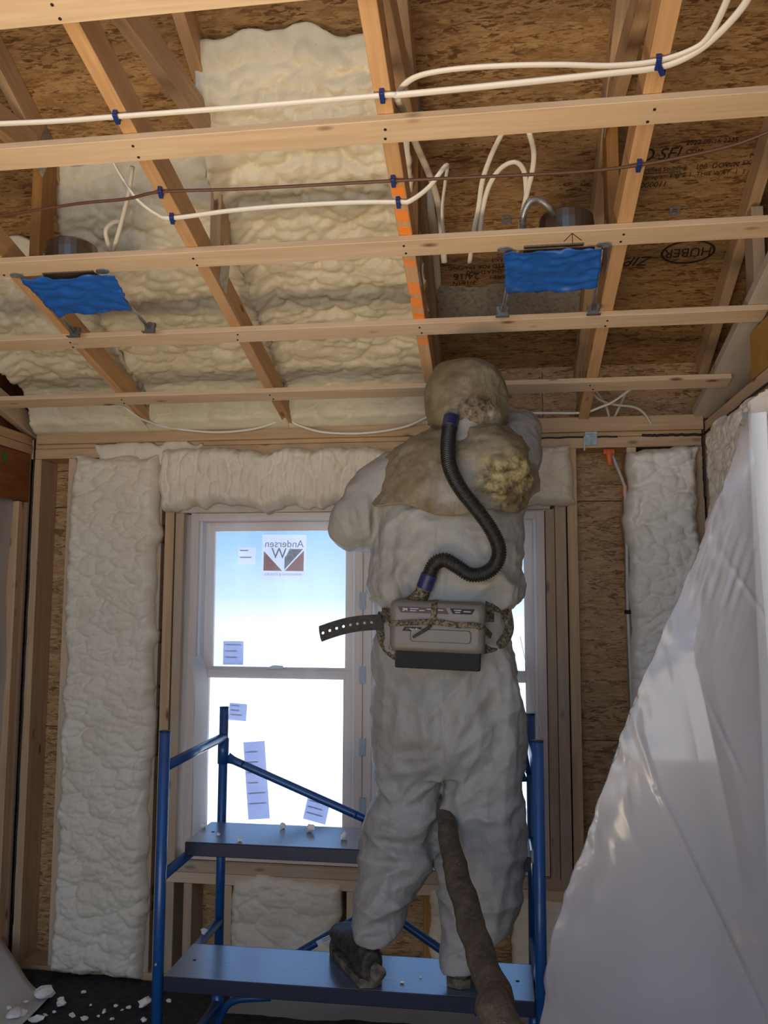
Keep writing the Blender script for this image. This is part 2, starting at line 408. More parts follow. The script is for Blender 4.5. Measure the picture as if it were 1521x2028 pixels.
simple('snow', (.88, .89, .92), .9, .04, .5)
m = NM('floor_cloth'); f = m.noise(m.coords((1, 1, 1)), 30, 6, .7); m.base(m.ramp(f, [(.35, (.008, .008, .008)), (.7, (.045, .043, .038))]), .85); m.bump(f, .5, .01)
simple('paper', (.60, .57, .50), .75, .06, 4)
simple('subfloor', (.36, .27, .17), .8, .2, 5)
# glass: clear pane with a fresnel reflection, light passes
m = NM('glass'); tr = m.n('BsdfTransparent'); tr.inputs[0].default_value = (.93, .97, 1, 1); gl = m.n('BsdfGlossy'); gl.inputs['Roughness'].default_value = .02
fr = m.n('Fresnel'); fr.inputs[0].default_value = 1.35; mx = m.n('MixShader'); m.l(fr.outputs[0], mx.inputs[0]); m.l(tr.outputs[0], mx.inputs[1]); m.l(gl.outputs[0], mx.inputs[2]); m.l(mx.outputs[0], m.out.inputs[0])
# thin polythene film
def film(name, clear, col, gloss, grough=.12, bump=0.25, bs=9, mid=.5):
    m = NM(name); tr = m.n('BsdfTransparent'); di = m.n('BsdfDiffuse'); tl = m.n('BsdfTranslucent'); gl = m.n('BsdfGlossy')
    di.inputs[0].default_value = (*col, 1); tl.inputs[0].default_value = (*col, 1); gl.inputs['Roughness'].default_value = grough
    a = m.n('MixShader'); a.inputs[0].default_value = mid; m.l(di.outputs[0], a.inputs[1]); m.l(tl.outputs[0], a.inputs[2])
    b = m.n('MixShader'); b.inputs[0].default_value = clear; m.l(a.outputs[0], b.inputs[1]); m.l(tr.outputs[0], b.inputs[2])
    c = m.n('MixShader'); c.inputs[0].default_value = gloss; m.l(b.outputs[0], c.inputs[1]); m.l(gl.outputs[0], c.inputs[2]); m.l(c.outputs[0], m.out.inputs[0])
    if bump:
        bp = m.n('Bump'); bp.inputs['Strength'].default_value = bump; bp.inputs['Distance'].default_value = .02
        m.l(m.noise(m.coords((1, 1, .4)), bs, 5, .55, .8), bp.inputs['Height'])
        for x in (di, tl, gl): m.l(bp.outputs[0], x.inputs['Normal'])
    return m
film('film_window', .76, (.88, .88, .90), .03, .25, .25, 9, .75)
film('film_sheet', .38, (.80, .80, .81), .06, .20, .05, 7, .45)
film('film_haze', .35, (.72, .70, .68), .06, .3, .2, 8)
film('sticker_white', .03, (.95, .95, .97), 0.0, .5, 0, 9, .75); film('sticker_lilac', .05, (.66, .68, .84), 0.0, .5, 0, 9, .72)
# overspray speckle: white flecks with bare gaps
m = NM('overspray'); v = m.coords((1, 1, 1)); f = m.noise(v, 55, 6, .75, .5)
tr = m.n('BsdfTransparent'); mx = m.n('MixShader'); m.base(m.ramp(f, [(.35, (.42, .36, .26)), (.7, (.60, .55, .45))]), .6)
m.l(m.ramp(f, [(.22, (.25, .25, .25)), (.48, (.80, .80, .80))]), mx.inputs[0]); m.l(tr.outputs[0], mx.inputs[1]); m.l(m.b.outputs[0], mx.inputs[2]); m.l(mx.outputs[0], m.out.inputs[0]); m.bump(f, .6, .006)

# ------------------------------------------------------------------ floor and ground outside
fl = box('floor', (-2.3, -7.0, -0.06), (1.1, 0.16, -0.002), M['subfloor'], None, 0); fl['kind'] = 'structure'
gr = box('snowy_ground', (-80, 4, -9.2), (80, 120, -9.0), M['snow'], None, 0); gr['kind'] = 'structure'

# ------------------------------------------------------------------ roof deck (ceiling)
ceil_ = struct('ceiling', (0, 0, DK0))
SL = Vector((0, -1, DKK)).normalized(); NRM = Vector((1, 0, 0)).cross(SL)     # NRM points down into the room
def deckpt(X, s, off=0.0): return Vector((X, -s, dkz(s))) + NRM * off
def deck_sheet(x0, x1, s0, s1):
    g = .0015; c = deckpt((x0 + x1) / 2, (s0 + s1) / 2, -.006)
    mw = Matrix(((1, SL.x, NRM.x, c.x), (0, SL.y, NRM.y, c.y), (0, SL.z, NRM.z, c.z), (0, 0, 0, 1)))
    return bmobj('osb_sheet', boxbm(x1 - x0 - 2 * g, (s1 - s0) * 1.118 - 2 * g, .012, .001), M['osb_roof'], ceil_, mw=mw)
for s0, xs in ((-.515, (-2.5, -.253, 1.1)), (.575, (-2.5, -.894, 1.1)), (1.665, (-2.5, -.253, 1.1)), (2.755, (-2.5, -.894, 1.1))):
    for a, b in zip(xs[:-1], xs[1:]): deck_sheet(a, b, s0, s0 + 1.09)
ul = [deckpt(-2.6, -.5, -.0135), deckpt(1.2, -.5, -.0135), deckpt(1.2, 3.8, -.0135), deckpt(-2.6, 3.8, -.0135)]
meshobj('roof_leak_backing', ul + [p_ - NRM * .002 for p_ in ul], [(0, 1, 2, 3), (7, 6, 5, 4), (0, 4, 5, 1), (1, 5, 6, 2), (2, 6, 7, 3), (3, 7, 4, 0)], M['plank_edge'], ceil_)  # unseen sheet added above the deck against light through its seams
for x in (0.045, .635):                                   # steel panel clips in the seam
    p = deckpt(x, .575, .004); mw = Matrix(((1, SL.x, NRM.x, p.x), (0, SL.y, NRM.y, p.y), (0, SL.z, NRM.z, p.z), (0, 0, 0, 1)))
    bm = bmesh.new()
    for (cx, cy, lx, ly) in ((0, -.012, .036, .012), (-.013, .005, .010, .022), (.013, .005, .010, .022), (0, .014, .018, .008)):
        r_ = bmesh.ops.create_cube(bm, size=1.0); bmesh.ops.scale(bm, vec=(lx, ly, .004), verts=r_['verts']); bmesh.ops.translate(bm, vec=(cx, cy, 0), verts=r_['verts'])
    bmobj('panel_clip', bm, M['galvanised'], ceil_, mw=mw)
def deckmat(X, s, flip=False, rot=0.0, off=.0012):
    p = deckpt(X, s, off); k = -1 if flip else 1
    m = Matrix(((k, k * SL.x, NRM.x, p.x), (0, k * SL.y, NRM.y, p.y), (0, k * SL.z, NRM.z, p.z), (0, 0, 0, 1)))
    return m @ Matrix.Rotation(rot, 4, 'Z')
def ellipse_ring(a, b, wd, n=48, ext=.0006):
    V = []; F = []
    for k in range(n):
        t = 2 * math.pi * k / n; c, s = math.cos(t), math.sin(t)
        V += [(a * c, b * s, 0), ((a - wd) * c, (b - wd) * s, 0)]
    for k in range(n): j = (k + 1) % n; F.append((2 * k, 2 * j, 2 * j + 1, 2 * k + 1))
    return V, F
INK = M['ink_osb']
def ink(s, X, sv, size, flip, rot=0, shear=0, sx=1.0): return text_obj('printed_lettering', s, size, INK, ceil_, deckmat(X, sv, flip, rot), shear=shear, sx=sx)
V, F = ellipse_ring(.098, .056, .009); meshobj('printed_logo_ring', V, F, INK, ceil_, mw=deckmat(.715, .402, True, .02))
ink('HUBER', .715, .402, .058, True, .02, 0, .95)
ink('ZIP', .545, .375, .062, True, 0, .45, 1.05)
ink('SFI', .578, .775, .062, False, 0, .25)
bar = lambda X, s, a, b: meshobj('printed_mark', [(-a, -b, 0), (a, -b, 0), (a, b, 0), (-a, b, 0)], [(0, 1, 2, 3)], INK, ceil_, mw=deckmat(X, s))
ink('D', .505, .775, .07, False, 0, .2); ink('Certified Sourcing', .565, .725, .022, False); bar(.57, .713, .06, .0015); ink('sfiprogram.org', .56, .700, .022, False); ink('000011', .545, .672, .030, False, 0, .2)
ink('2022 08-16 2235', .71, .808, .024, False); ink('COM', .66, .778, .024, False); ink('TYPE 1', .63, .700, .026, False); ink('108  DOWN', .745, .725, .026, False); ink('THIS WAY  1', .75, .700, .024, False)
ink('H', .895, .80, .085, False, 0, .2); ink('MILL 406', .89, .752, .026, False); ink('EXPOSURE 1', .885, .73, .022, False); ink('1 : 24/16', .87, .70, .022, False)
ink('SIZED FOR SPACING', -.06, .385, .026, True); ink('PS2-10 SHEATHING', .00, .36, .026, True); ink('24/16', -.11, .345, .045, True); ink('EXPOSURE 1', .045, .335, .024, True); ink('7/16 IN', -.12, .315, .03, True); bar(-.11, .292, .07, .0015)
ink('STRENGTH AXIS', .07, .41, .022, True)

def osb_panel(lo, hi, parent, bev=.001, name='sheathing'):
    lo, hi = Vector(lo), Vector(hi); d = hi - lo; c = (lo + hi) / 2
    if d.x < d.y: return board(name, c - Vector((0, d.y / 2, 0)), c + Vector((0, d.y / 2, 0)), d.z, d.x, M['osb_wall'], parent, (1, 0, 0), bev)
    return board(name, c - Vector((d.x / 2, 0, 0)), c + Vector((d.x / 2, 0, 0)), d.z, d.y, M['osb_wall'], parent, (0, 1, 0), bev)
# ------------------------------------------------------------------ back wall
wb = struct('wall_back', (0, 0, 0))
ZP = 2.24                                        # underside of the double top plate
LX, RX = -2.10, 0.845
OSBW = M['osb_wall']
for (a, b, z0, z1) in ((-2.3, -1.375, 0, 1.02), (-2.3, -1.375, 1.023, 2.03), (-2.3, -1.375, 2.033, 2.631), (.205, 1.0, 0, 1.02), (.205, 1.0, 1.023, 2.03), (.205, 1.0, 2.033, 2.631), (-1.373, .203, 2.01, 2.631), (-1.373, .203, 0, .49)):
    osb_panel((a, .142, z0), (b, .154, z1), wb)
for (a, b, z0, z1) in ((-2.4, -1.374, -.1, 2.615), (.204, 1.1, -.1, 2.615), (-1.374, .204, 2.011, 2.615), (-1.374, .204, -.1, .489)):
    box('leak_backing', (a, .1555, z0), (b, .158, z1), M['plank_edge'], wb, 0, axis=0)  # unseen backing added to stop light leaking through the sheathing seams
LU, LP, LD = M['lumber'], M['lumber_pale'], M['lumber_dusty']
box('bottom_plate', (LX - .1, 0, 0), (RX + .1, .14, .038), LU, wb)
box('top_plate', (LX - .1, 0, ZP), (RX + .1, .14, ZP + .045), LU, wb)
box('top_plate', (LX - .1, .004, ZP + .047), (RX + .1, .14, ZP + .092), LU, wb)
def stud(x0, x1, z0=.039, z1=ZP - .001, y0=0.0, mat=None, name='stud'):
    return box(name, (x0, y0, z0), (x1, .14, z1), mat or LU, wb, axis=2)
XA = lambda px, py=1200, Y=0.0: at(px, py, Y).x
stud(-2.098, -2.063); stud(-1.93, -1.892, mat=LP); stud(-1.512, -1.478, mat=LD)
stud(-1.462, -1.420); stud(-1.414, -1.376, .039, 1.985, .004, LD, 'jack_stud')
stud(XA(1083), XA(1101), .039, 1.985, .004, LD, 'jack_stud'); stud(XA(1102), XA(1124), mat=LD); stud(XA(1127), XA(1147), mat=LU)
stud(.536, .574, mat=LP); stud(.80, .84, mat=LD)
hx0, hx1 = -1.376, XA(1083)
box('header', (hx0, .02, 1.99), (hx1, .13, ZP - .002), LD, wb, axis=0)
box('header_lining', (hx0 - .02, .001, 1.985), (hx1 + .02, .02, 2.03), M['lumber_white'], wb, axis=0)
box('window_sill_plate', (hx0 - .03, -.003, .455), (hx1 + .045, .14, .497), LD, wb, axis=0)
box('window_sill_plate', (hx0 - .03, -.0015, .410), (hx1 + .045, .14, .4535), LP, wb, axis=0)
for px in (362, 441, 655, 686, 838, 858, 1050): 
    x = XA(px, 1800); stud(x, x + .037, .039, .408, .002, rng.choice((LU, LP, M['lumber_dark'])) if px > 400 else LD, 'cripple_stud')
# sealant beads over the plate joints at the right
def bead(pts, r=.004): return tube('sealant_bead', pts, r, M['sealant'], wb, 6, ref=(0, 1, 0))
def wob_line(a, b, n=24, j=.002): 
    a, b = Vector(a), Vector(b); return [a.lerp(b, i / n) + Vector((rng.uniform(-j, j), 0, rng.uniform(-j, j))) for i in range(n + 1)]
bead(wob_line((.0, -.001, ZP + .046), (.50, -.001, ZP + .046))); bead(wob_line((.60, -.001, ZP + .046), (.84, -.001, ZP + .046)), .006)
bead(wob_line((.0, .003, ZP + .092), (.84, .003, ZP + .092)), .005); bead(wob_line((.842, -.003, 2.02), (.842, -.003, ZP + .09)), .008)
bead(wob_line((.802, -.001, 2.10), (.802, -.001, ZP)), .007)
bead(wob_line((-2.099, -.002, .2), (-2.099, -.002, ZP + .09)), .004)
hb = bmesh.new()                                # framing anchor bent over the plates
for (cx, cz, lx, lz, yy) in ((0, 0, .05, .05, -.004), (0, .035, .05, .03, -.012), (-.028, -.02, .006, .06, -.012)):
    r_ = bmesh.ops.create_cube(hb, size=1.0); bmesh.ops.scale(hb, vec=(lx, .006, lz), verts=r_['verts']); bmesh.ops.translate(hb, vec=(cx, yy, cz), verts=r_['verts'])
bmobj('framing_anchor', hb, M['teal_metal'], wb, mw=Matrix.Translation(at(1170, 870, 0)))

# ------------------------------------------------------------------ left wall
wl = struct('wall_left', (-2.11, 0, 0))
XL = -2.108
box('top_plate', (XL - .14, -4.5, 2.262), (XL, -.004, 2.300), LU, wl); box('top_plate', (XL - .14, -4.5, 2.303), (XL - .004, -.004, 2.345), LU, wl)
box('plywood_panel', (XL - .016, -1.6, 2.04), (XL - .002, -.012, 2.258), M['plywood_red'], wl, axis=1)
g_ = [(.016 * math.cos(t) * (1 + .2 * math.sin(3 * t)), .024 * math.sin(t), 0) for t in np.linspace(0, 2 * math.pi, 18, endpoint=False)]
p = atx(9, 905, XL - .0012); meshobj('paint_blot', [(p.x, p.y + a, p.z + b) for a, b, c in g_], [tuple(range(18))], M['green_paint'], wl)
for i, y in enumerate((-.058, -.098)): box('trimmer_stud', (XL - .13, y, .0), (XL - (.001 if i == 0 else -.004), y + .038, 2.036), (LP, LU)[i], wl, axis=2)
for y in (-1.55, -1.96, -2.37, -2.78, -3.2, -3.6, -4.0, -4.4): box('stud', (XL - .14, y, .039), (XL, y + .038, 2.26), LU, wl, axis=2)
box('bottom_plate', (XL - .14, -4.5, 0), (XL, -.1, .038), LU, wl); osb_panel((XL - .155, -4.5, 0), (XL - .142, .15, 2.6), wl); box('corner_stud', (XL - .13, -.0195, 0), (XL - .004, -.001, 2.26), LD, wl, axis=2)
for i, (s0, s1) in enumerate(((-.1, 1.2), (1.2, 2.4), (2.4, 3.6))):       # gable infill above the plates
    V = [(XL - .06, -s0, 2.346), (XL - .06, -s1, 2.346), (XL - .06, -s1, dkz(s1) - .001), (XL - .06, -s0, dkz(s0) - .001)]
    V += [(x - .012, y, z) for x, y, z in V]
    meshobj('gable_panel', V, [(0, 1, 2, 3), (7, 6, 5, 4), (0, 4, 5, 1), (1, 5, 6, 2), (2, 6, 7, 3), (3, 7, 4, 0)], M['plywood_red'], wl)
board('gable_chord', (XL - .02, .05, chz(-.05) + .045), (XL - .02, -3.6, chz(3.6) + .045), .038, .088, LP, wl)
board('gable_chord', (XL - .035, .1, dkz(-.1) - .06), (XL - .035, -3.6, dkz(3.6) - .06), .038, .088, LU, wl)

# ------------------------------------------------------------------ right wall
wr = struct('wall_right', (RX, 0, 0))
XR = RX
box('top_plate', (XR, -4.5, ZP), (XR + .14, -.002, ZP + .045), LU, wr); box('top_plate', (XR + .003, -4.5, ZP + .047), (XR + .14, -.002, ZP + .10), LP, wr)
tube('sealant_bead', wob_line((XR - .002, -.01, ZP + .046), (XR - .002, -1.6, ZP + .046), 40), .005, M['sealant'], wr, 6)
box('corner_stud', (XR, -.05, .039), (XR + .14, -.006, ZP - .001), LD, wr, axis=2); box('corner_backing', (XR + .012, -.215, .039), (XR + .05, -.052, ZP - .001), M['lumber'], wr, axis=2)
for y in (-.25, -.62, -.842, -1.72, -2.1, -2.5, -2.9, -3.3, -3.7, -4.1): box('stud', (XR, y, .039), (XR + .14, y + .038, ZP - .001), LU, wr, axis=2)
box('door_header', (XR, -1.68, 2.06), (XR + .14, -.845, 2.10), LU, wr, axis=1)
for y0, y1, z0, z1 in ((-.85, .0, 0, 2.6), (-4.5, -1.68, 0, 2.6), (-1.68, -.85, 0, 2.6)): osb_panel((XR + .142, y0, z0), (XR + .155, y1, z1), wr)  # last panel is added across the door opening to keep sunlight out
box('leak_backing', (XR + .1565, -4.6, -.1), (XR + .159, .15, 2.7), M['plank_edge'], wr, 0, axis=1); box('leak_backing', (XL - .159, -4.6, -.1), (XL - .1565, .15, 2.7), M['plank_edge'], wl, 0, axis=1)  # unseen sheets added outside both side walls to stop light leaking in
for i, (s0, s1) in enumerate(((-.1, 1.2), (1.2, 2.4), (2.4, 3.6))):
    V = [(XR + .12, -s0, 2.342), (XR + .12, -s1, 2.342), (XR + .12, -s1, dkz(s1) - .001), (XR + .12, -s0, dkz(s0) - .001)]
    V += [(x + .012, y, z) for x, y, z in V]
    meshobj('gable_panel', V, [(3, 2, 1, 0), (4, 5, 6, 7), (1, 5, 4, 0), (2, 6, 5, 1), (3, 7, 6, 2), (0, 4, 7, 3)], M['osb_wall'], wr)
up_ = Vector((0, CHK, 1)).normalized()
board('ceiling_nailer', (.905, .0, chz(0) + .021), (.905, -3.6, chz(3.6) + .021), .205, .038, M['lumber_white'], wr, up=up_)
board('gable_chord', (.87, .1, dkz(-.1) - .055), (.87, -3.6, dkz(3.6) - .055), .038, .088, LU, wr)
for s in (.62, 1.25, 1.9): box('gable_stud', (.852, -s - .09, chz(s) + .06), (.89, -s, dkz(s) - .09), LD, wr, axis=2)
box('gable_block', (.846, -1.05, 2.343), (.885, -.655, 2.50), M['mustard_board'], wr, axis=1)

# ------------------------------------------------------------------ roof trusses
TR = [(-1.537, -1.505), (-.913, -.875), (-.273, -.233), (.340, .382)]
TN = ['roof truss nearest the left wall, its underside above the left taped downlight', 'roof truss left of centre, a diagonal web rising above its chord',
      'roof truss with orange spray paint marks under its chord, above the worker', 'roof truss right of the worker, beside the right taped downlight']
def plate(par, x, s, z, L, H, rot, side):
    mw = Matrix.Translation((x + side * .0012, -s, z)) @ Matrix.Rotation(rot, 4, 'X')
    bm = boxbm(.0024, L, H, 0); return bmobj('nail_plate', bm, M['galvanised'], par, mw=mw)
def web(par, xc, sa, za, sb, zb, wd, mat, up=None):
    return board('web', (xc, -sa, za), (xc, -sb, zb), .036, wd, mat, par, up or ((0, 0, 1) if abs(sb - sa) > .2 else (0, 1, 0)))
for i, (x0, x1) in enumerate(TR):
    xc, wd = (x0 + x1) / 2, x1 - x0
    t = thing('roof_truss', (xc, 0, CH0), TN[i], 'roof truss', 'roof trusses')
    board('bottom_chord', (xc, .13, chz(-.13) + .046), (xc, -3.6, chz(3.6) + .046), wd, .088, M['lumber_orange'], t)
    board('top_chord', (xc, .40, dkz(-.40) - .053), (xc, -3.6, dkz(3.6) - .053), wd, .092, (LU, M['lumber_orange'], LU, LU)[i], t)
    web(t, xc, .98, chz(.98) + .09, .98, dkz(.98) - .09, .088, M['lumber_dark'] if i != 1 else LU)
    web(t, xc, 1.06, dkz(1.06) - .125, 2.16, chz(2.16) + .12, .088, LU)
    web(t, xc, 2.22, chz(2.22) + .11, 2.9, dkz(2.9) - .14, .088, LU)
    sd = 1 if xc < 0 else -1; xf = x1 if sd > 0 else x0
    plate(t, xf, .98, chz(.98) + .09, .075, .15, -.25, sd); plate(t, xf, 1.02, dkz(1.02) - .10, .075, .17, -.46, sd); plate(t, xf, .10, chz(.1) + .10, .20, .075, -.25, sd)
    if i == 2:                                   # sprayed layout marks
        for (pa, pb) in ((366, 388), (415, 440), (448, 466), (515, 528), (560, 585), (590, 612), (620, 634), (672, 684)):
            sa = -atp(800, pa, CH0, CHK).y; sb = -atp(800, pb, CH0, CHK).y
            V = [(x0 + .003, -sa, chz(sa) - .0005), (x1 - .003, -sa + .008, chz(sa - .008) - .0005), (x1 - .003, -sb, chz(sb) - .0005), (x0 + .003, -sb - .008, chz(sb + .008) - .0005)]
            V = [(a, b, c + .0012 - .0003) for a, b, c in V]
            V += [(a, b, c - .0014) for a, b, c in V]
            meshobj('paint_mark', V, [(0, 1, 2, 3), (7, 6, 5, 4), (0, 4, 5, 1), (1, 5, 6, 2), (2, 6, 7, 3), (3, 7, 4, 0)], M['orange_paint'], t)

# ------------------------------------------------------------------ furring strips under the chords
FS = [(1.966, -2.08, 1.02, LP, 'bare furring strip nearest the camera, cut by the top left corner'), (1.5825, -2.08, 1.02, LP, 'wide furring strip below the long white cable'), (1.1527, -2.08, 1.02, LP, 'furring strip from which both blue taped downlights hang, arrow pencilled on it'),
      (.7332, -2.08, .862, LP, 'furring strip carrying the far ends of the downlight hanger bars'), (.301, -2.08, .862, LP, 'thin furring strip just behind the hooded head')]
for k, (s0, a, b, mt, lab) in enumerate(FS):
    s1 = s0 + .073; sm = (s0 + s1) / 2
    if k == 0:
        p = at(0, 30, -2.02)
    o = board('furring_strip', (a, -sm, chz(sm) - .0105), (b, -sm, chz(sm) - .0105), s1 - s0, .020, mt, None, up=up_)
    tag(o, lab, 'board', 'furring strips across the ceiling')
    for (xa, xb) in TR:
        for dn_ in (.018, .050):
            sn = s0 + dn_ + rng.uniform(-.004, .004); xn = (xa + xb) / 2 + rng.uniform(-.008, .008); pn = Vector((xn, -sn, chz(sn) - .0205 * 1.03))
            v_n, f_n = sweep([pn - up_ * .0012, pn + up_ * .004], .0038, 8); meshobj('nail', v_n, f_n, M['print_black'], o)
o = board('furring_strip', (-2.08, -.012, chz(.0) - .014), (RX - .005, -.012, chz(.0) - .014), .022, .062, LU, None); tag(o, 'furring strip on edge along the back wall plate', 'board', 'furring strips across the ceiling')
# pencilled arrow on the third strip
ar = []
for a, b in (((1134, 488), (1133, 462)), ((1133, 462), (1117, 478)), ((1133, 462), (1152, 476))):
    pa, pb = [atp(*q, CH0 - .0212, CHK) for q in (a, b)]; ar.append(sweep([pa, pb], .0012, 4))
V, F = merge(*ar); pc = meshobj('pencil_arrow', V, F, M['print_black'], None)
pc.parent = [o for o in COL.objects if o.get('label', '').startswith('furring strip from which')][0]; pc.matrix_parent_inverse = wm(pc.parent).inverted()

# ------------------------------------------------------------------ blown foam
foam_wall('spray_foam', 'tall lumpy column of cream foam filling the stud bay left of the window', -1.905, -1.482, .02, ZP + .01, .03, .045, 'popcorn', 3, amp=.052, r=.05)
foam_wall('spray_foam', 'ridged band of cream foam over the left part of the window', -1.475, -.10, 2.00, ZP + .02, .03, .055, 'ridge', 21, amp=.062, wob=.02)
foam_wall('spray_foam', 'short foam band over the window right of the worker', -.085, .325, 2.00, ZP + .005, .03, .05, 'popcorn', 25, amp=.05)
foam_wall('spray_foam', 'column of white foam bulging from the bay right of the bare sheathing', .520, .815, .03, ZP - .005, .03, .05, 'bulge', 31, amp=.065, mat=M['foam_white'])
foam_wall('spray_foam', 'square panel of foam under the window beside the left boot', XA(459, 1800), XA(672, 1800), .02, .452, .03, .025, 'popcorn', 41, amp=.042)
foam_wall('spray_foam', 'foam panel under the window showing between the legs', XA(848, 1800), XA(900, 1800), .02, .44, .03, .025, 'popcorn', 45, amp=.026)
foam_wall('spray_foam', 'foam panel under the window right of the worker and scaffold', XA(1010, 1800), XA(1140, 1800), .02, .42, .03, .025, 'popcorn', 47, amp=.026)
foam_wall('spray_foam', 'white foam on the right wall beside the open door', .19, .84, 1.3, ZP + .03, 0.0, .03, 'bulge', 51, amp=.05, mat=M['foam_white'], mw=Matrix.Translation((XR + .03, 0, 0)) @ Matrix.Rotation(-math.pi / 2, 4, 'Z'), wob=.02)
foam_wall('spray_foam', 'thin foam smear over the plate above the left foam column', -1.80, -1.30, ZP - .05, ZP + .055, .006, .012, 'ridge', 61, amp=.014, wob=.02)

def roof_foam(label, x0, x1, prof, seed, edge_s=.10, mat=None, res=.008, amp=.082):
    P = catmull([(0, -s, z) for s, z in prof], 12)
    L = np.concatenate([[0], np.cumsum(np.linalg.norm(np.diff(P, axis=0), axis=1))])
    nv = int(L[-1] / res); nu = int((x1 - x0) / res); lv = np.linspace(0, L[-1], nv)
    Q = np.stack([np.interp(lv, L, P[:, k]) for k in range(3)], 1); T = np.gradient(Q, axis=0); T /= np.linalg.norm(T, axis=1)[:, None]
    N = np.stack([np.zeros(nv), T[:, 2], -T[:, 1]], 1)
    if N[0, 2] > 0: N = -N
    u, v = np.meshgrid(np.linspace(0, 1, nu), lv); X = x0 + (x1 - x0) * u
    d = np.minimum(u, 1 - u) * (x1 - x0); side = np.exp(-(d / .05) ** 2)
    fade = np.clip(v / .16 + .35 * fbm(X * 9, v * 9, 0, seed, 3), 0, 1)
    h = amp * lumps(X, v, 'roof', seed) * (0.25 + .75 * fade) + .05 * side * fade * (0.6 + fbm(v * 6, 0, 0, seed + 2, 3))
    h = h * np.clip((L[-1] - v) / .05, 0, 1) * np.interp(v, [0, L[-1] - .45, L[-1] - .2], [1, 1, .55])
    ed = (.04 * fbm(X * 7, 0, 2, seed + 4, 4)) * np.clip(1 - v / .35, 0, 1)
    V = (Q[:, None, :] + N[:, None, :] * h[..., None] + T[:, None, :] * ed[..., None]); V[..., 0] = X
    F = gridfaces(nu, nv)
    o = meshobj('spray_foam', V.reshape(-1, 3), F[:, ::-1], mat or M['foam_roof'], None, True)
    md = o.modifiers.new('thickness', 'SOLIDIFY'); md.thickness = .02; md.offset = -1
    return tag(o, label, 'insulation', 'sprayed insulation foam between the roof trusses')
def prof(s1, th=.17):
    return [(s1, dkz(s1) - .012), (s1 - .07, dkz(s1 - .07) - .07), (s1 - .2, dkz(s1 - .2) - th * .85)] + [(s, dkz(s) - th) for s in np.arange(s1 - .35, .33, -.18)] + [(.26, dkz(.26) - th - .01), (.13, 2.575), (.075, 2.50), (.045, 2.43), (.036, 2.39), (.030, 2.366), (.014, 2.350)]
roof_foam('foam filling the roof bay left of the orange-marked truss, reaching highest', TR[1][1] - .022, TR[2][0] + .022, prof(1.23), 71)
roof_foam('foam filling the roof bay above and around the left taped downlight', TR[0][1] - .022, TR[1][0] + .022, prof(.90), 75)
roof_foam('foam in the leftmost roof bay against the left wall', XL + .03, TR[0][0] + .022, prof(.62), 79)
# foam coat down the flank of the marked truss
P = [atx(q[0], q[1], TR[2][1] + .006) for q in ((846, 300), (849, 360), (851, 420), (858, 470), (866, 560), (874, 640), (880, 700))]
o = tube('spray_foam', P, [.010, .017, .020, .026, .022, .018, .010], M['foam_roof'], None, 10, sub=8)
tag(o, 'narrow bead of foam down the right flank of the orange-marked truss', 'insulation')
# overspray mist on the bare bay
nu, nv = 60, 50; u, v = np.meshgrid(np.linspace(0, 1, nu), np.linspace(0, 1, nv)); X = TR[2][1] + .002 + u * (TR[3][0] - TR[2][1] - .004); S = .10 + v * .20 + .02 * fbm(X * 12, 0, 0, 9, 3) * v
hh = .004 + .004 * np.clip(fbm(X * 60, S * 60, 0, 5, 3), 0, 1)
V = np.stack([X, -S + NRM.y * hh, dkz(S) + NRM.z * hh], -1).reshape(-1, 3)
o = meshobj('foam_overspray', V, gridfaces(nu, nv), M['overspray'], None, True); tag(o, 'whitish mist of foam overspray on the bare roof panel behind the right downlight', 'overspray')

# ------------------------------------------------------------------ windows
def window(n, x0, x1):
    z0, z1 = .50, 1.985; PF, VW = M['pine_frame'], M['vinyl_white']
    wn = struct('window_%d' % n, ((x0 + x1) / 2, .06, z0))
    t = .034; fy0, fy1 = .025, .13
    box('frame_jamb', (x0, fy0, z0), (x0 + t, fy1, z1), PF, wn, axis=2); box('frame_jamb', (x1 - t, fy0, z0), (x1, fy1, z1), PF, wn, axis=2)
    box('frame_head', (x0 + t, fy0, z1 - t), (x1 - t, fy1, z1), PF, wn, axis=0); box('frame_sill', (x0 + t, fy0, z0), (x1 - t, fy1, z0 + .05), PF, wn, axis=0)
    for a in (x0 + t, x1 - t - .012): box('jamb_liner', (a, .045, z0 + .05), (a + .012, .125, z1 - t), VW, wn, axis=2)
    a, b = x0 + t + .012, x1 - t - .012; zm = 1.285
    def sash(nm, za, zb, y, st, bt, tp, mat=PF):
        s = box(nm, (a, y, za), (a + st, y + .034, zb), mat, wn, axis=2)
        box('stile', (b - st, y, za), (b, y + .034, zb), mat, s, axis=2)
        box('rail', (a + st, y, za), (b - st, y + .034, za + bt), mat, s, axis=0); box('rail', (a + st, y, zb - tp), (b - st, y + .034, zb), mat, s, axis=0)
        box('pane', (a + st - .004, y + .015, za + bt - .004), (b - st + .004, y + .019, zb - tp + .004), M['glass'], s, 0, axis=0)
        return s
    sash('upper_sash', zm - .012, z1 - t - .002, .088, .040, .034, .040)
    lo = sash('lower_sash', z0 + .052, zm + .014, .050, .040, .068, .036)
    cx = (a + b) / 2
    tube('sash_lock', [(cx - .035, .066, zm + .018), (cx - .01, .066, zm + .024), (cx + .03, .066, zm + .024)], [.006, .010, .008], VW, lo, 8, sub=4)
    return wn
XM = -.573
window(1, -1.350, XM - .002); window(2, XM + .002, .197)
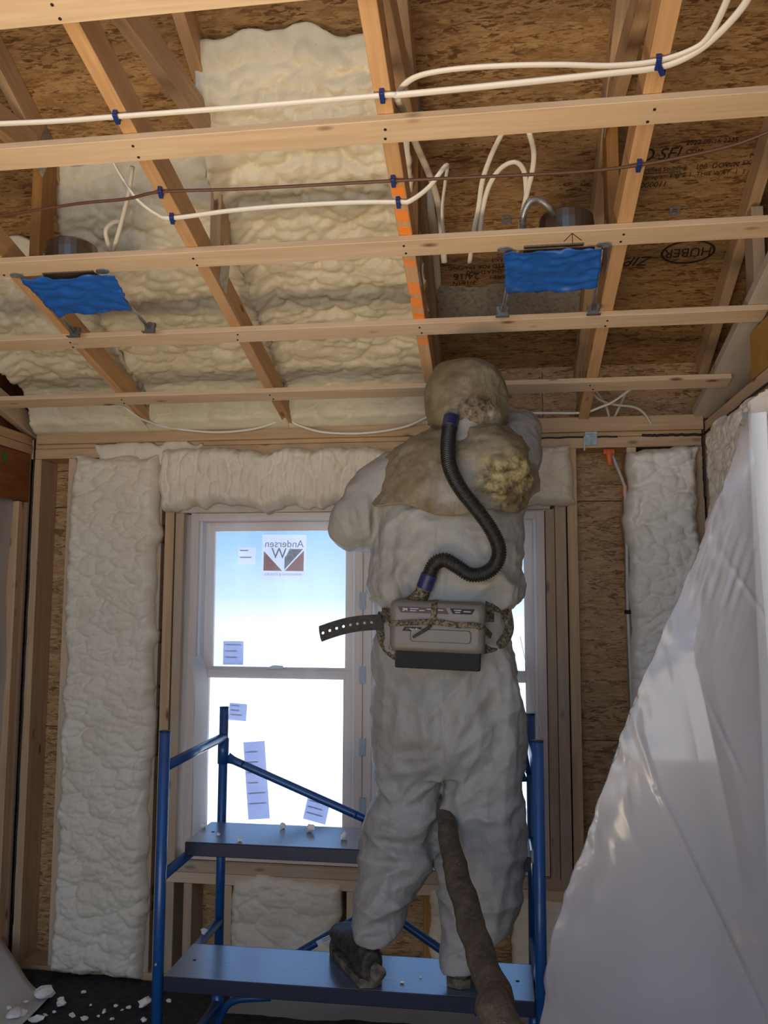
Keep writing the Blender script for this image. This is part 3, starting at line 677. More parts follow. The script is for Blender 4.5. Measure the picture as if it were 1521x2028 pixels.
# clips down the mullion
for k, py in enumerate((1190, 1337, 1480, 1597)):
    p = at(718, py, .02); o = box('jamb_clip', (p.x - .014, .017, p.z - .036), (p.x + .014, .0245, p.z + .036), M['clip_blue'], None, .002, axis=2)
    tag(o, 'small blue-grey clip on the window mullion, %s' % ('topmost of the four', 'second from the top', 'third from the top', 'lowest, near the upper plank')[k], 'clip', 'clips on the window mullion')
# stickers on the outside of the panes
def sticker(px, py, w_, h_, rot, mat, label, Y):
    c = at(px, py, Y); mw = Matrix.Translation(c) @ Matrix.Rotation(rot, 4, 'Y')
    o = bmobj('window_sticker', boxbm(w_, .0012, h_, 0), mat, None, mw=mw); return tag(o, label, 'sticker', 'stickers on the window panes'), mw
def onst(s, mw, V, F, mat, nm='print'):
    return meshobj(nm, [(x, -.0012, z) for x, z in V], F, mat, s, mw=mw)
YU, YLo = .108, .070
k = (3.5 + YU) / FPX
s, mw = sticker(562, 1105, 92 * k, 95 * k, .012, M['sticker_white'], 'large square brand sticker with red and grey triangles on the upper pane', YU)
a, b = .084, .098
onst(s, mw, [(-.092, -.058), (-.092, .030), (-.006, -.058)], [(0, 1, 2)], M['sticker_red']); onst(s, mw, [(.092, -.058), (.006, -.058), (.092, .034)], [(0, 1, 2)], M['sticker_red'])
onst(s, mw, [(.004, -.052), (.088, .040), (.03, .040), (.004, .0)], [(0, 1, 2, 3)], M['sticker_grey'])
RX90 = Matrix.Rotation(math.pi / 2, 4, 'X')
text_obj('print_lettering', 'Andersen', .046, M['sticker_grey'], s, mw @ Matrix.Translation((0, -.0015, .062)) @ RX90, mirror=True, sx=1.0)
text_obj('print_lettering', 'W', .068, M['sticker_grey'], s, mw @ Matrix.Translation((-.022, -.0018, .018)) @ RX90, mirror=True)
text_obj('print_lettering', 'A', .068, M['sticker_white'], s, mw @ Matrix.Translation((.030, -.0022, .018)) @ RX90, mirror=True)
text_obj('print_lettering', 'WINDOWS & DOORS', .016, M['sticker_print'], s, mw @ Matrix.Translation((0, -.0015, -.074)) @ RX90, mirror=True, sx=1.1)
for (px, py, wp, hp, rot, mt, lab, Y, lines) in ((489, 1101, 36, 35, 0, 'sticker_white', 'small pale sticker left of the large brand sticker', YU, 2), (462, 1293, 42, 47, 0, 'sticker_lilac', 'lilac sticker in the lower left corner of the upper pane', YU, 3),
        (471, 1410, 37, 34, .06, 'sticker_lilac', 'small sticker at the top left of the lower pane', YLo, 3), (508, 1545, 44, 150, -.09, 'sticker_lilac', 'tall lilac paper sticker on the lower pane behind the diagonal brace', YLo, 6), (627, 1605, 46, 44, .22, 'sticker_lilac', 'tilted lilac sticker at the bottom right of the lower pane', YLo, 3)):
    k = (3.5 + Y) / FPX; s, mw = sticker(px, py, wp * k, hp * k, rot, M[mt], lab, Y); w2, h2 = wp * k / 2, hp * k / 2
    for q in range(lines):
        z = h2 * (.8 - 1.6 * (q + .3) / lines); x1_ = w2 * rng.uniform(.1, .8); onst(s, mw, [(-w2 * .8, z), (x1_, z), (x1_, z + .006), (-w2 * .8, z + .006)], [(0, 1, 2, 3)], M['sticker_print'], 'print_line')
# polythene film stapled over the window opening
nu, nv = 90, 80; u, v = np.meshgrid(np.linspace(0, 1, nu), np.linspace(0, 1, nv)); X = hx0 + .012 + u * (hx1 - hx0 - .02); Z = .51 + v * 1.465
Y = .006 + .008 * fbm(X * 3, Z * 2.2, 0, 15, 3) + .003 * fbm(X * 22, Z * 3, 0, 18, 2)
o = meshobj('window_film', np.stack([X, Y, Z], -1).reshape(-1, 3), gridfaces(nu, nv)[:, ::-1], M['film_window'], None, True); tag(o, 'clear polythene film stretched over the double window', 'plastic film')
c0 = at(378, 1300, -.012); P = [at(374, 1300, -.008), at(381, 1330, -.016), at(386, 1390, -.02), at(382, 1480, -.016), at(384, 1600, -.014), at(380, 1690, -.01)]
V = []; 
for q in catmull(P, 8): V += [tuple(q), (q[0] + .055, q[1] + .018, q[2])]
o = meshobj('film_flap', V, [(2 * i, 2 * i + 2, 2 * i + 3, 2 * i + 1) for i in range(len(V) // 2 - 1)], M['film_haze'], None, True); tag(o, 'loose curling edge of plastic film along the left window jamb', 'plastic film')
# film hung in the opening of the left wall
nu, nv = 40, 60; u, v = np.meshgrid(np.linspace(0, 1, nu), np.linspace(0, 1, nv)); Yy = -.10 - u * 1.40; Z = .01 + v * 2.06
X = XL - .03 + .03 * fbm(Yy * 5, Z * 1.5, 0, 25, 4)
o = meshobj('doorway_film', np.stack([X, Yy, Z], -1).reshape(-1, 3), gridfaces(nu, nv), M['film_sheet'], None, True); tag(o, 'hazy plastic sheet filling the opening in the left wall', 'plastic film')

# ------------------------------------------------------------------ cables
def cable(label, pts, r, mat, flat=None, sub=8, name='electrical_cable', cat='cable', n=8, ref=(0, 0, 1)):
    o = tube(name, [tuple(p) for p in pts], r, M[mat], None, n, sub=sub, flat=flat, ref=ref); return tag(o, label, cat)
CZ = CH0 - .006
c_ = lambda q, dz=0.0: atp(q[0], q[1], CZ + dz, CHK)
FLT = (1.0, .55)
cable('long white flat cable stapled under all the trusses near the top', [c_(q) for q in ((-60, 248), (0, 245), (110, 240), (230, 231), (480, 212), (757, 189), (800, 187), (1050, 162), (1200, 146), (1306, 133), (1370, 108), (1420, 70), (1470, 15), (1495, -30))], .0092, 'cable_white', FLT)
cable('white cable arching up from the marked truss and running beside the long cable', [c_((785, 200), .05), c_((797, 172), .03), c_((830, 150), .02), c_((900, 137), .01), c_((1000, 130), .005), c_((1110, 128)), c_((1210, 130)), c_((1300, 121)), c_((1370, 98)), c_((1405, 70)), c_((1440, 0)), c_((1450, -40))], .0088, 'cable_white', FLT)
dk = lambda q, o=.02: atp(q[0], q[1], DK0 - o * 1.118, DKK)
cable('white cable dropping from the marked truss through the bare roof bay', [c_((786, 196), .04), c_((800, 225), .07), c_((826, 290), .12), c_((850, 345), .16), c_((866, 395), .18), c_((874, 450), .16), c_((880, 520), .1)], .010, 'cable_dusty', FLT)
cable('thin brown wire stapled across the ceiling above the downlights', [c_(q) for q in ((-40, 434), (0, 428), (150, 404), (250, 394), (318, 380), (460, 375), (560, 370), (780, 358), (1000, 348), (1150, 340), (1265, 327), (1380, 305), (1460, 285), (1521, 262), (1580, 240))], .0048, 'cable_brown', n=6)
cable('white cable sagging from the left bay to the marked truss', [c_((222, 318), .14), c_((240, 350), .1), c_((272, 395), .05), (c_((310, 424), .02)), c_((340, 432)), c_((450, 418)), c_((560, 408)), c_((700, 401)), c_((789, 400)), c_((812, 398)), c_((850, 370), .03), c_((884, 328), .06), c_((882, 360), .08), c_((876, 420), .10), c_((882, 500), .08)], .0078, 'cable_white', FLT)
cable('grey cable looping beside the left downlight', [c_((262, 330), .2), c_((255, 380), .16), c_((243, 430), .1), c_((232, 470), .06), c_((222, 498), .05), c_((213, 478), .05), c_((210, 455), .07), c_((225, 440), .10), c_((245, 437), .12)], .0070, 'cable_dusty')
cable('tall white cable loop left of the right downlight', [c_((995, 262), .15), c_((972, 310), .15), c_((955, 360), .14), c_((948, 410), .12), c_((938, 460), .10), c_((930, 520), .1)], .0076, 'cable_white', FLT)
cable('white cable bending over beside the right downlight', [c_((950, 470), .10), c_((955, 420), .12), c_((968, 370), .14), (c_((990, 335), .15)), c_((1018, 321), .15), c_((1036, 335), .15), c_((1042, 370), .14), c_((1040, 420), .12), c_((1030, 470), .1)], .0076, 'cable_white', FLT)
cable('white cable hanging from above to the right downlight', [c_((1048, 262), .15), c_((1057, 300), .15), c_((1054, 340), .14), c_((1042, 390), .13), c_((1032, 440), .11), c_((1026, 500), .1)], .0076, 'cable_white', FLT)
cable('white cable sagging along the top of the back wall, left of the worker', [(-1.66, -.16, 2.47), c_((245, 805), .02), c_((268, 822)), c_((286, 832)), at(330, 846, -.05), at(420, 856, -.045), at(500, 850, -.05), at(566, 832, -.06), at(590, 842, -.055), at(640, 856, -.045), at(720, 858, -.045), at(800, 846, -.05), at(860, 822, -.10), at(930, 818, -.12), at(1010, 818, -.10), at(1090, 818, -.08), at(1155, 817, -.07), at(1190, 806, -.08), at(1215, 795, -.10), at(1250, 770, -.14)], .0052, 'cable_white')
cable('white cable tangled above the back wall plate, curving to the right', [at(1168, 770, -.05), at(1185, 790, -.05), at(1215, 801, -.05), at(1255, 806, -.05), at(1275, 818, -.04), at(1290, 840, -.02)], .0052, 'cable_dusty')
cable('white cable of the tangle dropping steeply into the right bay', [at(1172, 765, -.03), at(1195, 795, -.02), at(1205, 820, .0), at(1208, 845, .02)], .0052, 'cable_dusty'); cable('white cable of the tangle dropping towards the orange connector', [at(1245, 765, -.03), at(1232, 795, -.02), at(1218, 825, .0), at(1212, 850, .02)], .0052, 'cable_dusty')
cable('grey cable running down the stud right of the bare sheathing', [at(1210, 895, .03), at(1218, 915, .02), at(1235, 958, -.008), at(1238, 980, -.012), at(1241, 1080, -.012), at(1243, 1200, -.012), at(1247, 1300, -.012), at(1252, 1420, -.012), at(1258, 1560, -.012), at(1266, 1800, -.012)], .0068, 'cable_grey')
def staple(px, py, mat, label, tgt=None, rot=0.0, size=1.0):
    p = tgt if tgt is not None else c_((px, py)); bm = bmesh.new()
    for (cy, cz, ly, lz) in ((0, -.009, .034, .006), (-.014, -.001, .006, .020), (.014, -.001, .006, .020)):
        r_ = bmesh.ops.create_cube(bm, size=1.0); bmesh.ops.scale(bm, vec=(.013 * size, ly * size, lz * size), verts=r_['verts']); bmesh.ops.translate(bm, vec=(0, cy * size, cz * size), verts=r_['verts'])
    bmesh.ops.bevel(bm, geom=list(bm.edges), offset=.0012, segments=1, affect='EDGES')
    mw = Matrix.Translation(p) @ Matrix.Rotation(rot, 4, 'Z') @ Matrix.Rotation(-.245, 4, 'X')
    return tag(bmobj('cable_staple', bm, M[mat], None, mw=mw), label, 'staple', 'blue cable staples')
for px, py, rot, lab in ((231, 231, .1, 'blue staple holding the long cable under the left-of-centre truss'), (757, 189, 0, 'blue staple holding the long cable under the orange-marked truss'), (1303, 122, 0, 'upper of two blue staples under the right truss'), (1309, 134, -.5, 'lower tilted one of two blue staples under the right truss'),
        (318, 380, .2, 'blue staple on the brown wire under the left-of-centre truss'), (779, 358, 0, 'blue staple on the brown wire under the orange-marked truss'), (1265, 327, 0, 'blue staple on the brown wire under the right truss'), (341, 432, .2, 'blue staple on the sagging cable under the left-of-centre truss'), (789, 400, 0, 'blue staple between two orange marks on the marked truss')):
    staple(px, py, 'staple_blue', lab, rot=rot, size=.9)
for px, py, Y, lab in ((286, 834, -.02, 'dark staple at the wall end of the left truss'), (566, 833, -.03, 'dark staple at the wall end of the left-of-centre truss'), (1155, 818, -.05, 'dark staple at the wall end of the right truss')):
    staple(px, py, 'staple_blue', lab, at(px, py, Y) + Vector((0, 0, .004)), 0, .7)
p = at(1243, 1212, -.012); o = box('cable_clip', (p.x - .012, -.022, p.z - .008), (p.x + .012, -.002, p.z + .008), M['black_plastic'], None, .002); tag(o, 'small black clip on the grey cable beside the foam', 'clip')
p = at(1237, 972, -.008); o = box('cable_clip', (p.x - .009, -.016, p.z - .024), (p.x + .009, .002, p.z + .024), M['orange_plastic'], None, .003, axis=2); tag(o, 'orange clip on the grey cable below the connector', 'clip')
t = thing('cable_connector', at(1206, 925, -.01), 'orange plastic connector hanging under the plate at the right', 'connector')
p = at(1206, 905, -.01); tube('body', [p + Vector((0, 0, .03)), p + Vector((0, 0, .0)), p + Vector((.003, 0, -.036))], [.013, .011, .010], M['orange_plastic'], t, 12); tube('wing', [p + Vector((-.022, 0, .022)), p + Vector((.022, 0, .022))], .012, M['orange_plastic'], t, 8, flat=(.6, 1))
o = meshobj('twig', [tuple(x) for x in sweep([at(1030, 1260, -.02), at(1060, 1400, -.02), at(1078, 1470, -.02)], .0012, 4)[0]], sweep([at(1030, 1260, -.02), at(1060, 1400, -.02), at(1078, 1470, -.02)], .0012, 4)[1], M['foam_white'], None); o.name = 'loose_thread'; tag(o, 'thin pale plastic thread hanging in front of the right window jamb', 'thread')

# ------------------------------------------------------------------ downlights
def downlight(label, corners, canpx, loopc):
    c3 = [atp(q[0], q[1], CH0 - .032, CHK) for q in corners]       # tape sheet corners: far-left.. order: near-left, near-right, far-right, far-left
    ctr = sum(c3, Vector()) / 4
    t = thing('recessed_light', ctr, label, 'downlight', 'recessed downlights covered with blue tape')
    nu, nv = 40, 28; V = []
    for j in range(nv):
        for i in range(nu):
            u, v = i / (nu - 1), j / (nv - 1)
            q = c3[0].lerp(c3[1], u).lerp(c3[3].lerp(c3[2], u), v)
            fold = .006 * math.sin(v * 13 + 2.2 * math.sin(u * 3.1 + loopc)) + .008 * float(vn(u * 5, v * 9, loopc, 3)) + .004 * float(vn(u * 14, v * 22, loopc, 4))
            e = .006 * float(vn(u * 9, v * 9, 1, 6)) 
            V.append((q.x + (e if i in (0, nu - 1) else 0), q.y + (e if j in (0, nv - 1) else 0), q.z - abs(fold)))
    o = meshobj('masking_tape', V, gridfaces(nu, nv)[:, ::-1], M['tape_blue'], t, True); md = o.modifiers.new('t', 'SOLIDIFY'); md.thickness = .0012
    xa, xb = min(p.x for p in c3), max(p.x for p in c3); cx = (xa + xb) / 2
    sN, sF = 1.118, .775
    # mounting pan, can and hanger bars
    ps = -ctr.y; box('mounting_pan', (cx - .085, -ps - .10, chz(ps) + .0), (cx + .085, -ps + .10, chz(ps) + .008), M['can_metal'], t, axis=0)
    cp = at(canpx[0], canpx[1], -1.03); cz = chz(1.03) + .012
    n = 28; V = []; F = []
    for z, r in ((.0, .083), (.12, .083), (.145, .080), (.155, .066)):
        V += [(cp.x + r * math.cos(2 * math.pi * k / n), cp.y + r * math.sin(2 * math.pi * k / n), cz + .0 + z) for k in range(n)]
    for j in range(3): F += [(j * n + k, j * n + (k + 1) % n, (j + 1) * n + (k + 1) % n, (j + 1) * n + k) for k in range(n)]
    F.append(tuple(3 * n + k for k in range(n))); F.append(tuple(range(n - 1, -1, -1)))
    meshobj('can_housing', V, F, M['can_metal'], t)
    return t, c3, cp, cz
def bars(t, ends):
    for (a, b) in ends:
        pa, pb = atp(*a, CH0 - .028, CHK), atp(*b, CH0 - .030, CHK); d = (pb - pa); q = pa - d * 1.2
        for dx in (-.004, .004): tube('hanger_bar', [q + Vector((dx, 0, .002)), pb + Vector((dx, 0, 0))], .0028, M['galvanised'], t, 6)
        for pt, nm in ((pb, 'bar_foot'),):
            bm = bmesh.new()
            for (cx, cy, cz, lx, ly, lz) in ((0, 0, 0, .034, .012, .022), (-.014, 0, .016, .010, .014, .012), (.014, 0, .016, .010, .014, .012), (0, -.004, .018, .012, .006, .014), (0, -.012, -.012, .044, .020, .003)):
                r_ = bmesh.ops.create_cube(bm, size=1.0); bmesh.ops.scale(bm, vec=(lx, ly, lz), verts=r_['verts']); bmesh.ops.translate(bm, vec=(cx, cy, cz), verts=r_['verts'])
            bmobj(nm, bm, M['bracket_dark'], t, mw=Matrix.Translation(pt + Vector((0, -.012, .0))))
def flange(t, px, py):
    p = atp(px, py, CH0 - .0225, CHK); n = 16
    V = [(p.x + .022 * math.cos(a), p.y + .012 * math.sin(a), p.z - CHK * .012 * math.sin(a) + dz) for dz in (0, -.002) for a in np.linspace(0, 2 * math.pi, n, endpoint=False)]
    meshobj('bar_flange', V, [tuple(range(n)), tuple(range(2 * n - 1, n - 1, -1))] + [(k, n + k, n + (k + 1) % n, (k + 1) % n) for k in range(n)], M['galvanised'], t)
t, c3, cp, cz = downlight('downlight covered with wrinkled blue tape in the left roof bay', ((43, 552), (228, 541), (258, 612), (112, 622)), (142, 512), 0.7)
bars(t, (((118, 622), (152, 664)), ((262, 612), (300, 655)))); flange(t, 33, 545); flange(t, 203, 537)
t, c3, cp, cz = downlight('downlight covered with blue tape in the bare bay right of the worker', ((1000, 497), (1194, 487), (1181, 566), (1002, 580)), (1122, 468), 2.9)
bars(t, (((1003, 580), (995, 624)), ((1181, 567), (1174, 620)))); flange(t, 1000, 494); flange(t, 1196, 484)
P = [c_((1036, 470), .05), c_((1036, 430), .08), c_((1048, 402), .11), c_((1066, 396), .12), c_((1085, 408), .11), c_((1096, 425), .10)]
Q = catmull(P, 14); rad = [.0078 + .0034 * (i % 2) for i in range(len(Q))]
v_, f_ = sweep(Q, 1.0, 10); V = []
tube('flex_conduit', Q, rad, M['galvanised'], t, 10)

# ------------------------------------------------------------------ scaffold
SB = M['scaffold_blue']
sx0, sx1, sy0, sy1 = -1.003, .108, -1.05, -.50
sc = thing('scaffold', ((sx0 + sx1) / 2, (sy0 + sy1) / 2, 0), 'blue steel scaffold with two dark planks under the worker', 'scaffold')
def post(x, y, top=1.21):
    p = tube('post', [(x, y, .10), (x, y, top)], .0165, SB, sc, 16)
    v, f = sweep([(x, y, top - .0005), (x, y, top + .003)], .0172, 16); meshobj('post_cap', v, f, M['plank_edge'], p, True)
    tube('castor_stem', [(x, y, .06), (x, y, .11)], .012, M['galvanised'], p, 10)
    tube('castor_wheel', [(x - .015, y, .055), (x + .015, y, .055)], .052, M['black_plastic'], p, 18, smooth=False, ref=(0, 0, 1))
for x in (sx0, sx1):
    for y in (sy0, sy1): post(x, y)
    for z in (1.105, .785, .46, .18):
        tube('rung', [(x, sy0 + .01, z), (x, sy1 - .01, z)], .0155, SB, sc, 14)
    for y in (sy0, sy1):
        for z in ((1.055, .185) if y == sy1 else (.185,)): tube('collar', [(x, y, z - .045), (x, y, z + .045)], .0205, SB, sc, 14)
    tube('gusset', [(x, sy1 - .01, .10), (x + (.06 if x < 0 else -.06), sy1 - .03, .20), (x + (.2 if x < 0 else -.2), sy1 - .03, .225)], .013, SB, sc, 10, sub=5)
def brace(a, b):
    a, b = Vector(a), Vector(b); d = b - a
    P = [a + d * t for t in (0, .04, .10, .18, .82, .90, .96, 1)]
    pts = catmull(P, 4); m = len(pts); V, F = [], []
    tt = np.linspace(0, 1, m)
    n = 12; T = np.array(d.normalized()); up = np.array((0, 1.0, 0)); sd = np.cross(T, up); sd /= np.linalg.norm(sd)
    for i in range(m):
        fl_ = max(0, 1 - min(tt[i], 1 - tt[i]) / .16); a1 = .0145 + .006 * fl_; b1 = .0145 - .0115 * fl_
        for k in range(n):
            t = 2 * math.pi * k / n; V.append(pts[i] + sd * a1 * math.cos(t) + up * b1 * math.sin(t))
    for i in range(m - 1):
        for k in range(n): F.append((i * n + k, i * n + (k + 1) % n, (i + 1) * n + (k + 1) % n, (i + 1) * n + k))
    F += [tuple(range(n - 1, -1, -1)), tuple((m - 1) * n + k for k in range(n))]
    o = meshobj('diagonal_brace', V, F, SB, sc, True); return o
brace((sx0 + .018, sy1, 1.03), at(737, 1628, sy1)); brace((sx1 - .018, sy1, 1.0), at(737, 1628, sy1 - .02) + Vector((.02, 0, -.01)))
b1 = brace(at(560, 1906, sy1 + .03), at(752, 1792, sy1 + .03)); brace(at(905, 1903, sy1 + .03), at(745, 1790, sy1 + .01))
p, q = at(628, 1869, sy1 + .012), at(682, 1843, sy1 + .012); m_, L = frame(p, q, (0, 0, 1)); lb = bmobj('maker_label', boxbm(L, .001, .018, 0), M['print_white'], b1, mw=m_)
for zz in (.004, -.003): bmobj('label_line', boxbm(L * .6, .001, .003, 0), M['sticker_grey'], b1, mw=m_ @ Matrix.Translation((0, -.001, zz)))
bmobj('label_code', boxbm(.012, .001, .012, 0), M['print_black'], b1, mw=m_ @ Matrix.Translation((L * .36, -.001, 0)))
def plank(lab, x0, x1, y0, y1, zt, th=.042):
    k = box('plank', (x0, y0, zt - .012), (x1, y1, zt), M['plank_top'], sc, .002, axis=0)
    box('plank_rim', (x0, y0 - .004, zt - th), (x1, y0 + .012, zt - .0005), M['plank_edge'], k, .002, axis=0); box('plank_rim', (x0, y1 - .012, zt - th), (x1, y1 + .004, zt - .0005), M['plank_edge'], k, .002, axis=0)
    for xx in (x0, x1 - .01): box('plank_rim', (xx, y0 + .012, zt - th), (xx + .01, y1 - .012, zt - .013), M['plank_edge'], k, .002, axis=1)
    for xx in (x0 + .05, x1 - .045): tube('bolt_hole', [(xx, (y0 + y1) / 2, zt - .002), (xx, (y0 + y1) / 2, zt + .0006)], .006, M['print_black'], k, 10, smooth=False)
    return k
plank('lower', -.982, .09, -1.058, -.825, .51); plank('upper', -.985, .09, -.905, -.672, .848)
for (x, y, z) in ((sx0 - .0, sy0 - .0168, .545),): tube('bolt', [(x, y, z), (x, y - .004, z)], .005, M['galvanised'], sc, 8)

# ------------------------------------------------------------------ open door on the right, wrapped in polythene
hin, lat = Vector((.835, -.86)), Vector((.572, -1.60)); dv = (lat - hin).normalized(); nv_ = Vector((-dv.y, dv.x))
if nv_.x > 0: nv_ = -nv_                                       # face towards the room
dr = thing('entry_door', (hin.x, hin.y, 0), 'white door standing ajar at the right, its edge towards the camera', 'door')
c2 = (hin + lat) / 2; L = (lat - hin).length
mwd = Matrix(((dv.x, nv_.x, 0, c2.x), (dv.y, nv_.y, 0, c2.y), (0, 0, 1, 1.02), (0, 0, 0, 1)))
bmobj('leaf', boxbm(L, .044, 2.02, .002), M['door_white'], dr, mw=mwd)
bmobj('edge_seal', boxbm(.010, .009, 2.02, .001), M['door_seal'], dr, mw=mwd @ Matrix.Translation((L / 2 + .001, .0215, 0)))
bmobj('latch_plate', boxbm(.002, .026, .06, .0005), M['brass'], dr, mw=mwd @ Matrix.Translation((L / 2 + .001, 0, -.12)))
for zc, hh in ((.45, .82), (-.50, .80)):
    bmobj('panel', boxbm(L - .26, .010, hh, .004), M['door_white'], dr, mw=mwd @ Matrix.Translation((0, .019, zc)))
kb = [mwd @ Vector((L / 2 - .065, y, -.142)) for y in (.022, .028, .034, .06, .070, .085, .097, .10)]
tube('knob', kb, [.033, .033, .013, .013, .026, .031, .027, .014], M['brass'], dr, 18)
# sheet
rowsL = [(808, 1484, -1.58), (850, 1473, -1.60), (910, 1450, -1.62), (985, 1424, -1.64), (1050, 1400, -1.66), (1130, 1366, -1.68), (1210, 1330, -1.70), (1300, 1291, -1.71), (1400, 1247, -1.71), (1500, 1213, -1.71), (1600, 1180, -1.70), (1700, 1145, -1.68), (1780, 1114, -1.66), (1860, 1090, -1.64), (1920, 1082, -1.62), (2000, 1074, -1.60), (2100, 1066, -1.58), (2300, 1050, -1.55)]
nv, nu = 300, 260
yy = np.linspace(808, 2290, nv)
xl = np.interp(yy, [r[0] for r in rowsL], [r[1] for r in rowsL]); Yl = np.interp(yy, [r[0] for r in rowsL], [r[2] for r in rowsL])
for arr in (xl, Yl):
    arr[:] = np.convolve(np.pad(arr, 6, mode='edge'), np.ones(13) / 13, 'valid') if arr is Yl else arr
lines = [((1246, 1405), (1300, 1560), .007, 6), ((1300, 1560), (1521, 2025), .009, 5), ((1420, 990), (1372, 1290), .008, 22), ((1372, 1290), (1470, 1760), .010, 14), ((1425, 1090), (1521, 1230), .004, 4), ((1395, 1380), (1480, 1560), .003, 4), ((1225, 1590), (1300, 1760), .004, 12)]
G = np.zeros((nv, nu, 3))
lx, ly = lat.x + nv_.x * .03, lat.y + nv_.y * .03
for j in range(nv):
    A = np.array(at(xl[j], yy[j], Yl[j])); zj = A[2]
    B = np.array(at(float(np.interp(yy[j], [808, 1000, 1300, 1420, 1600, 2300], [1487, 1499, 1520, 1545, 1590, 1640])), yy[j], float(np.interp(yy[j], [808, 1300, 1500, 1750], [-1.64, -1.66, -1.69, -1.62])))); B[2] = zj
    for i in range(nu):
        u = i / (nu - 1)
        if u < .30:                              # back flank behind the fold
            t = 1 - u / .30; C = A + (np.array((hin.x - .06, hin.y - .10, zj)) - A) * (t ** 1.1) + np.array((0.0, .03 * math.sin(math.pi * t), 0)); P = C
        else:
            t = (u - .30) / .70; P = A + (B - A) * t + np.array((0, -.03 * math.sin(math.pi * min(1, t * 1.0)) * (A[0] < B[0]), 0)) * min(1, (B[0] - A[0]) / .25)
        G[j, i] = P
dj = np.gradient(G, axis=0); di = np.gradient(G, axis=1); Nn = np.cross(di, dj); Nn /= np.linalg.norm(Nn, axis=-1)[..., None] + 1e-9
if Nn[nv // 2, nu // 2, 1] > 0: Nn = -Nn
REL = G - CAM; ww = REL @ _f; PX = CX + FPX * (REL @ _r) / ww; PY = CY - FPX * (REL @ _u) / ww
front = (np.arange(nu) / (nu - 1) >= .30)[None, :]
H = np.zeros((nv, nu))
for (a, b, amp, wd) in lines:
    a, b = np.array(a, float), np.array(b, float); d = b - a; t = np.clip(((PX - a[0]) * d[0] + (PY - a[1]) * d[1]) / (d @ d), 0, 1)
    q = np.hypot(PX - a[0] - t * d[0], PY - a[1] - t * d[1]); H += amp * np.clip(1 - q / (2.2 * wd), 0, 1) ** 1.3 * (.25 + .75 * np.sin(np.pi * np.clip(t, .03, .97)))
edge = np.clip((PX - xl[:, None]) / 90, 0, 1)
H += .006 * (1 - edge) * vn(PX * .05 - PY * .012, PY * .02 + PX * .01, 0, 8) * front + .005 * fbm(PX * .004, PY * .003, 0, 12, 3)
H += .004 * np.exp(-(((PX - 1430) / 60) ** 2 + ((PY - 1130) / 160) ** 2)) * vn(PX * .09 + PY * .03, PY * .012, 0, 31)
G2 = G + Nn * (H * np.clip(np.where(front, 1, .4), 0, 1))[..., None]
o = meshobj('polythene_sheet', G2.reshape(-1, 3), gridfaces(nu, nv), M['film_sheet'], None, True); tag(o, 'large translucent white polythene sheet draped over the open door at the right', 'plastic sheet')

# ------------------------------------------------------------------ floor coverings and crumbs
nu, nv = 110, 70; u, v = np.meshgrid(np.linspace(0, 1, nu), np.linspace(0, 1, nv)); X = -2.09 + u * 2.9; Yy = -2.2 + v * 2.19
Z = .010 + .012 * fbm(X * 5, Yy * 5, 0, 3, 4) + .03 * np.clip(fbm(X * 2.2, Yy * 2, 0, 6, 2), 0, 1) + .006
o = meshobj('floor_cloth', np.stack([X, Yy, np.maximum(Z, .003)], -1).reshape(-1, 3), gridfaces(nu, nv), M['floor_cloth'], None, True); tag(o, 'crumpled black sheet on the floor strewn with foam crumbs', 'floor sheet')
P0 = [at(0, 1905, -.16), at(30, 1918, -.12), at(70, 1952, -.16)]
nu, nv = 26, 18; V = []
for j in range(nv):
    for i in range(nu):
        u, v = i / (nu - 1), j / (nv - 1)
        x = -2.09 + .30 * u + .02 * math.sin(4 * v); y = -.10 - .55 * v - .10 * u; z = .02 + .16 * (1 - u) ** 2 * (1 - .4 * v) + .012 * math.sin(7 * u + 3 * v)
        V.append((x, y, z))
o = meshobj('paper_sheet', V, gridfaces(nu, nv), M['paper'], None, True); o.modifiers.new('t', 'SOLIDIFY').thickness = .002; tag(o, 'pale paper sheet curling up the left wall at the floor', 'paper')
nu, nv = 60, 14; u, v = np.meshgrid(np.linspace(0, 1, nu), np.linspace(0, 1, nv)); X = -1.05 + u * 1.85; Yy = -.02 - v * (.30 + .05 * fbm(X * 4, 0, 0, 4, 3))
Z = .055 + .09 * (1 - v) ** 2 + .012 * fbm(X * 9, Yy * 9, 0, 9, 3)
o = meshobj('paper_sheet', np.stack([X, Yy, Z], -1).reshape(-1, 3), gridfaces(nu, nv)[:, ::-1], M['film_haze'], None, True); tag(o, 'strip of white sheeting along the foot of the back wall', 'sheeting')
def crumb(p, size, label, group, seed, flat=.6):
    bm = bmesh.new(); bmesh.ops.create_icosphere(bm, subdivisions=2, radius=1.0); rr = random.Random(seed); a = [rr.uniform(.6, 1.3) for _ in range(2)]
    for vtx in bm.verts:
        k = 1 + .45 * float(vn(vtx.co.x * 1.7 + seed, vtx.co.y * 1.7, vtx.co.z * 1.7, seed)); vtx.co = Vector((vtx.co.x * a[0] * k, vtx.co.y * a[1] * k, vtx.co.z * flat * k)) * size
    zmin = min(vtx.co.z for vtx in bm.verts)
    o = bmobj('foam_crumb', bm, M['foam_crumb'], None, False, Matrix.Translation(Vector(p) - Vector((0, 0, zmin))) @ Matrix.Rotation(rr.uniform(0, 6), 4, 'Z')); return tag(o, label, 'foam crumb', group)
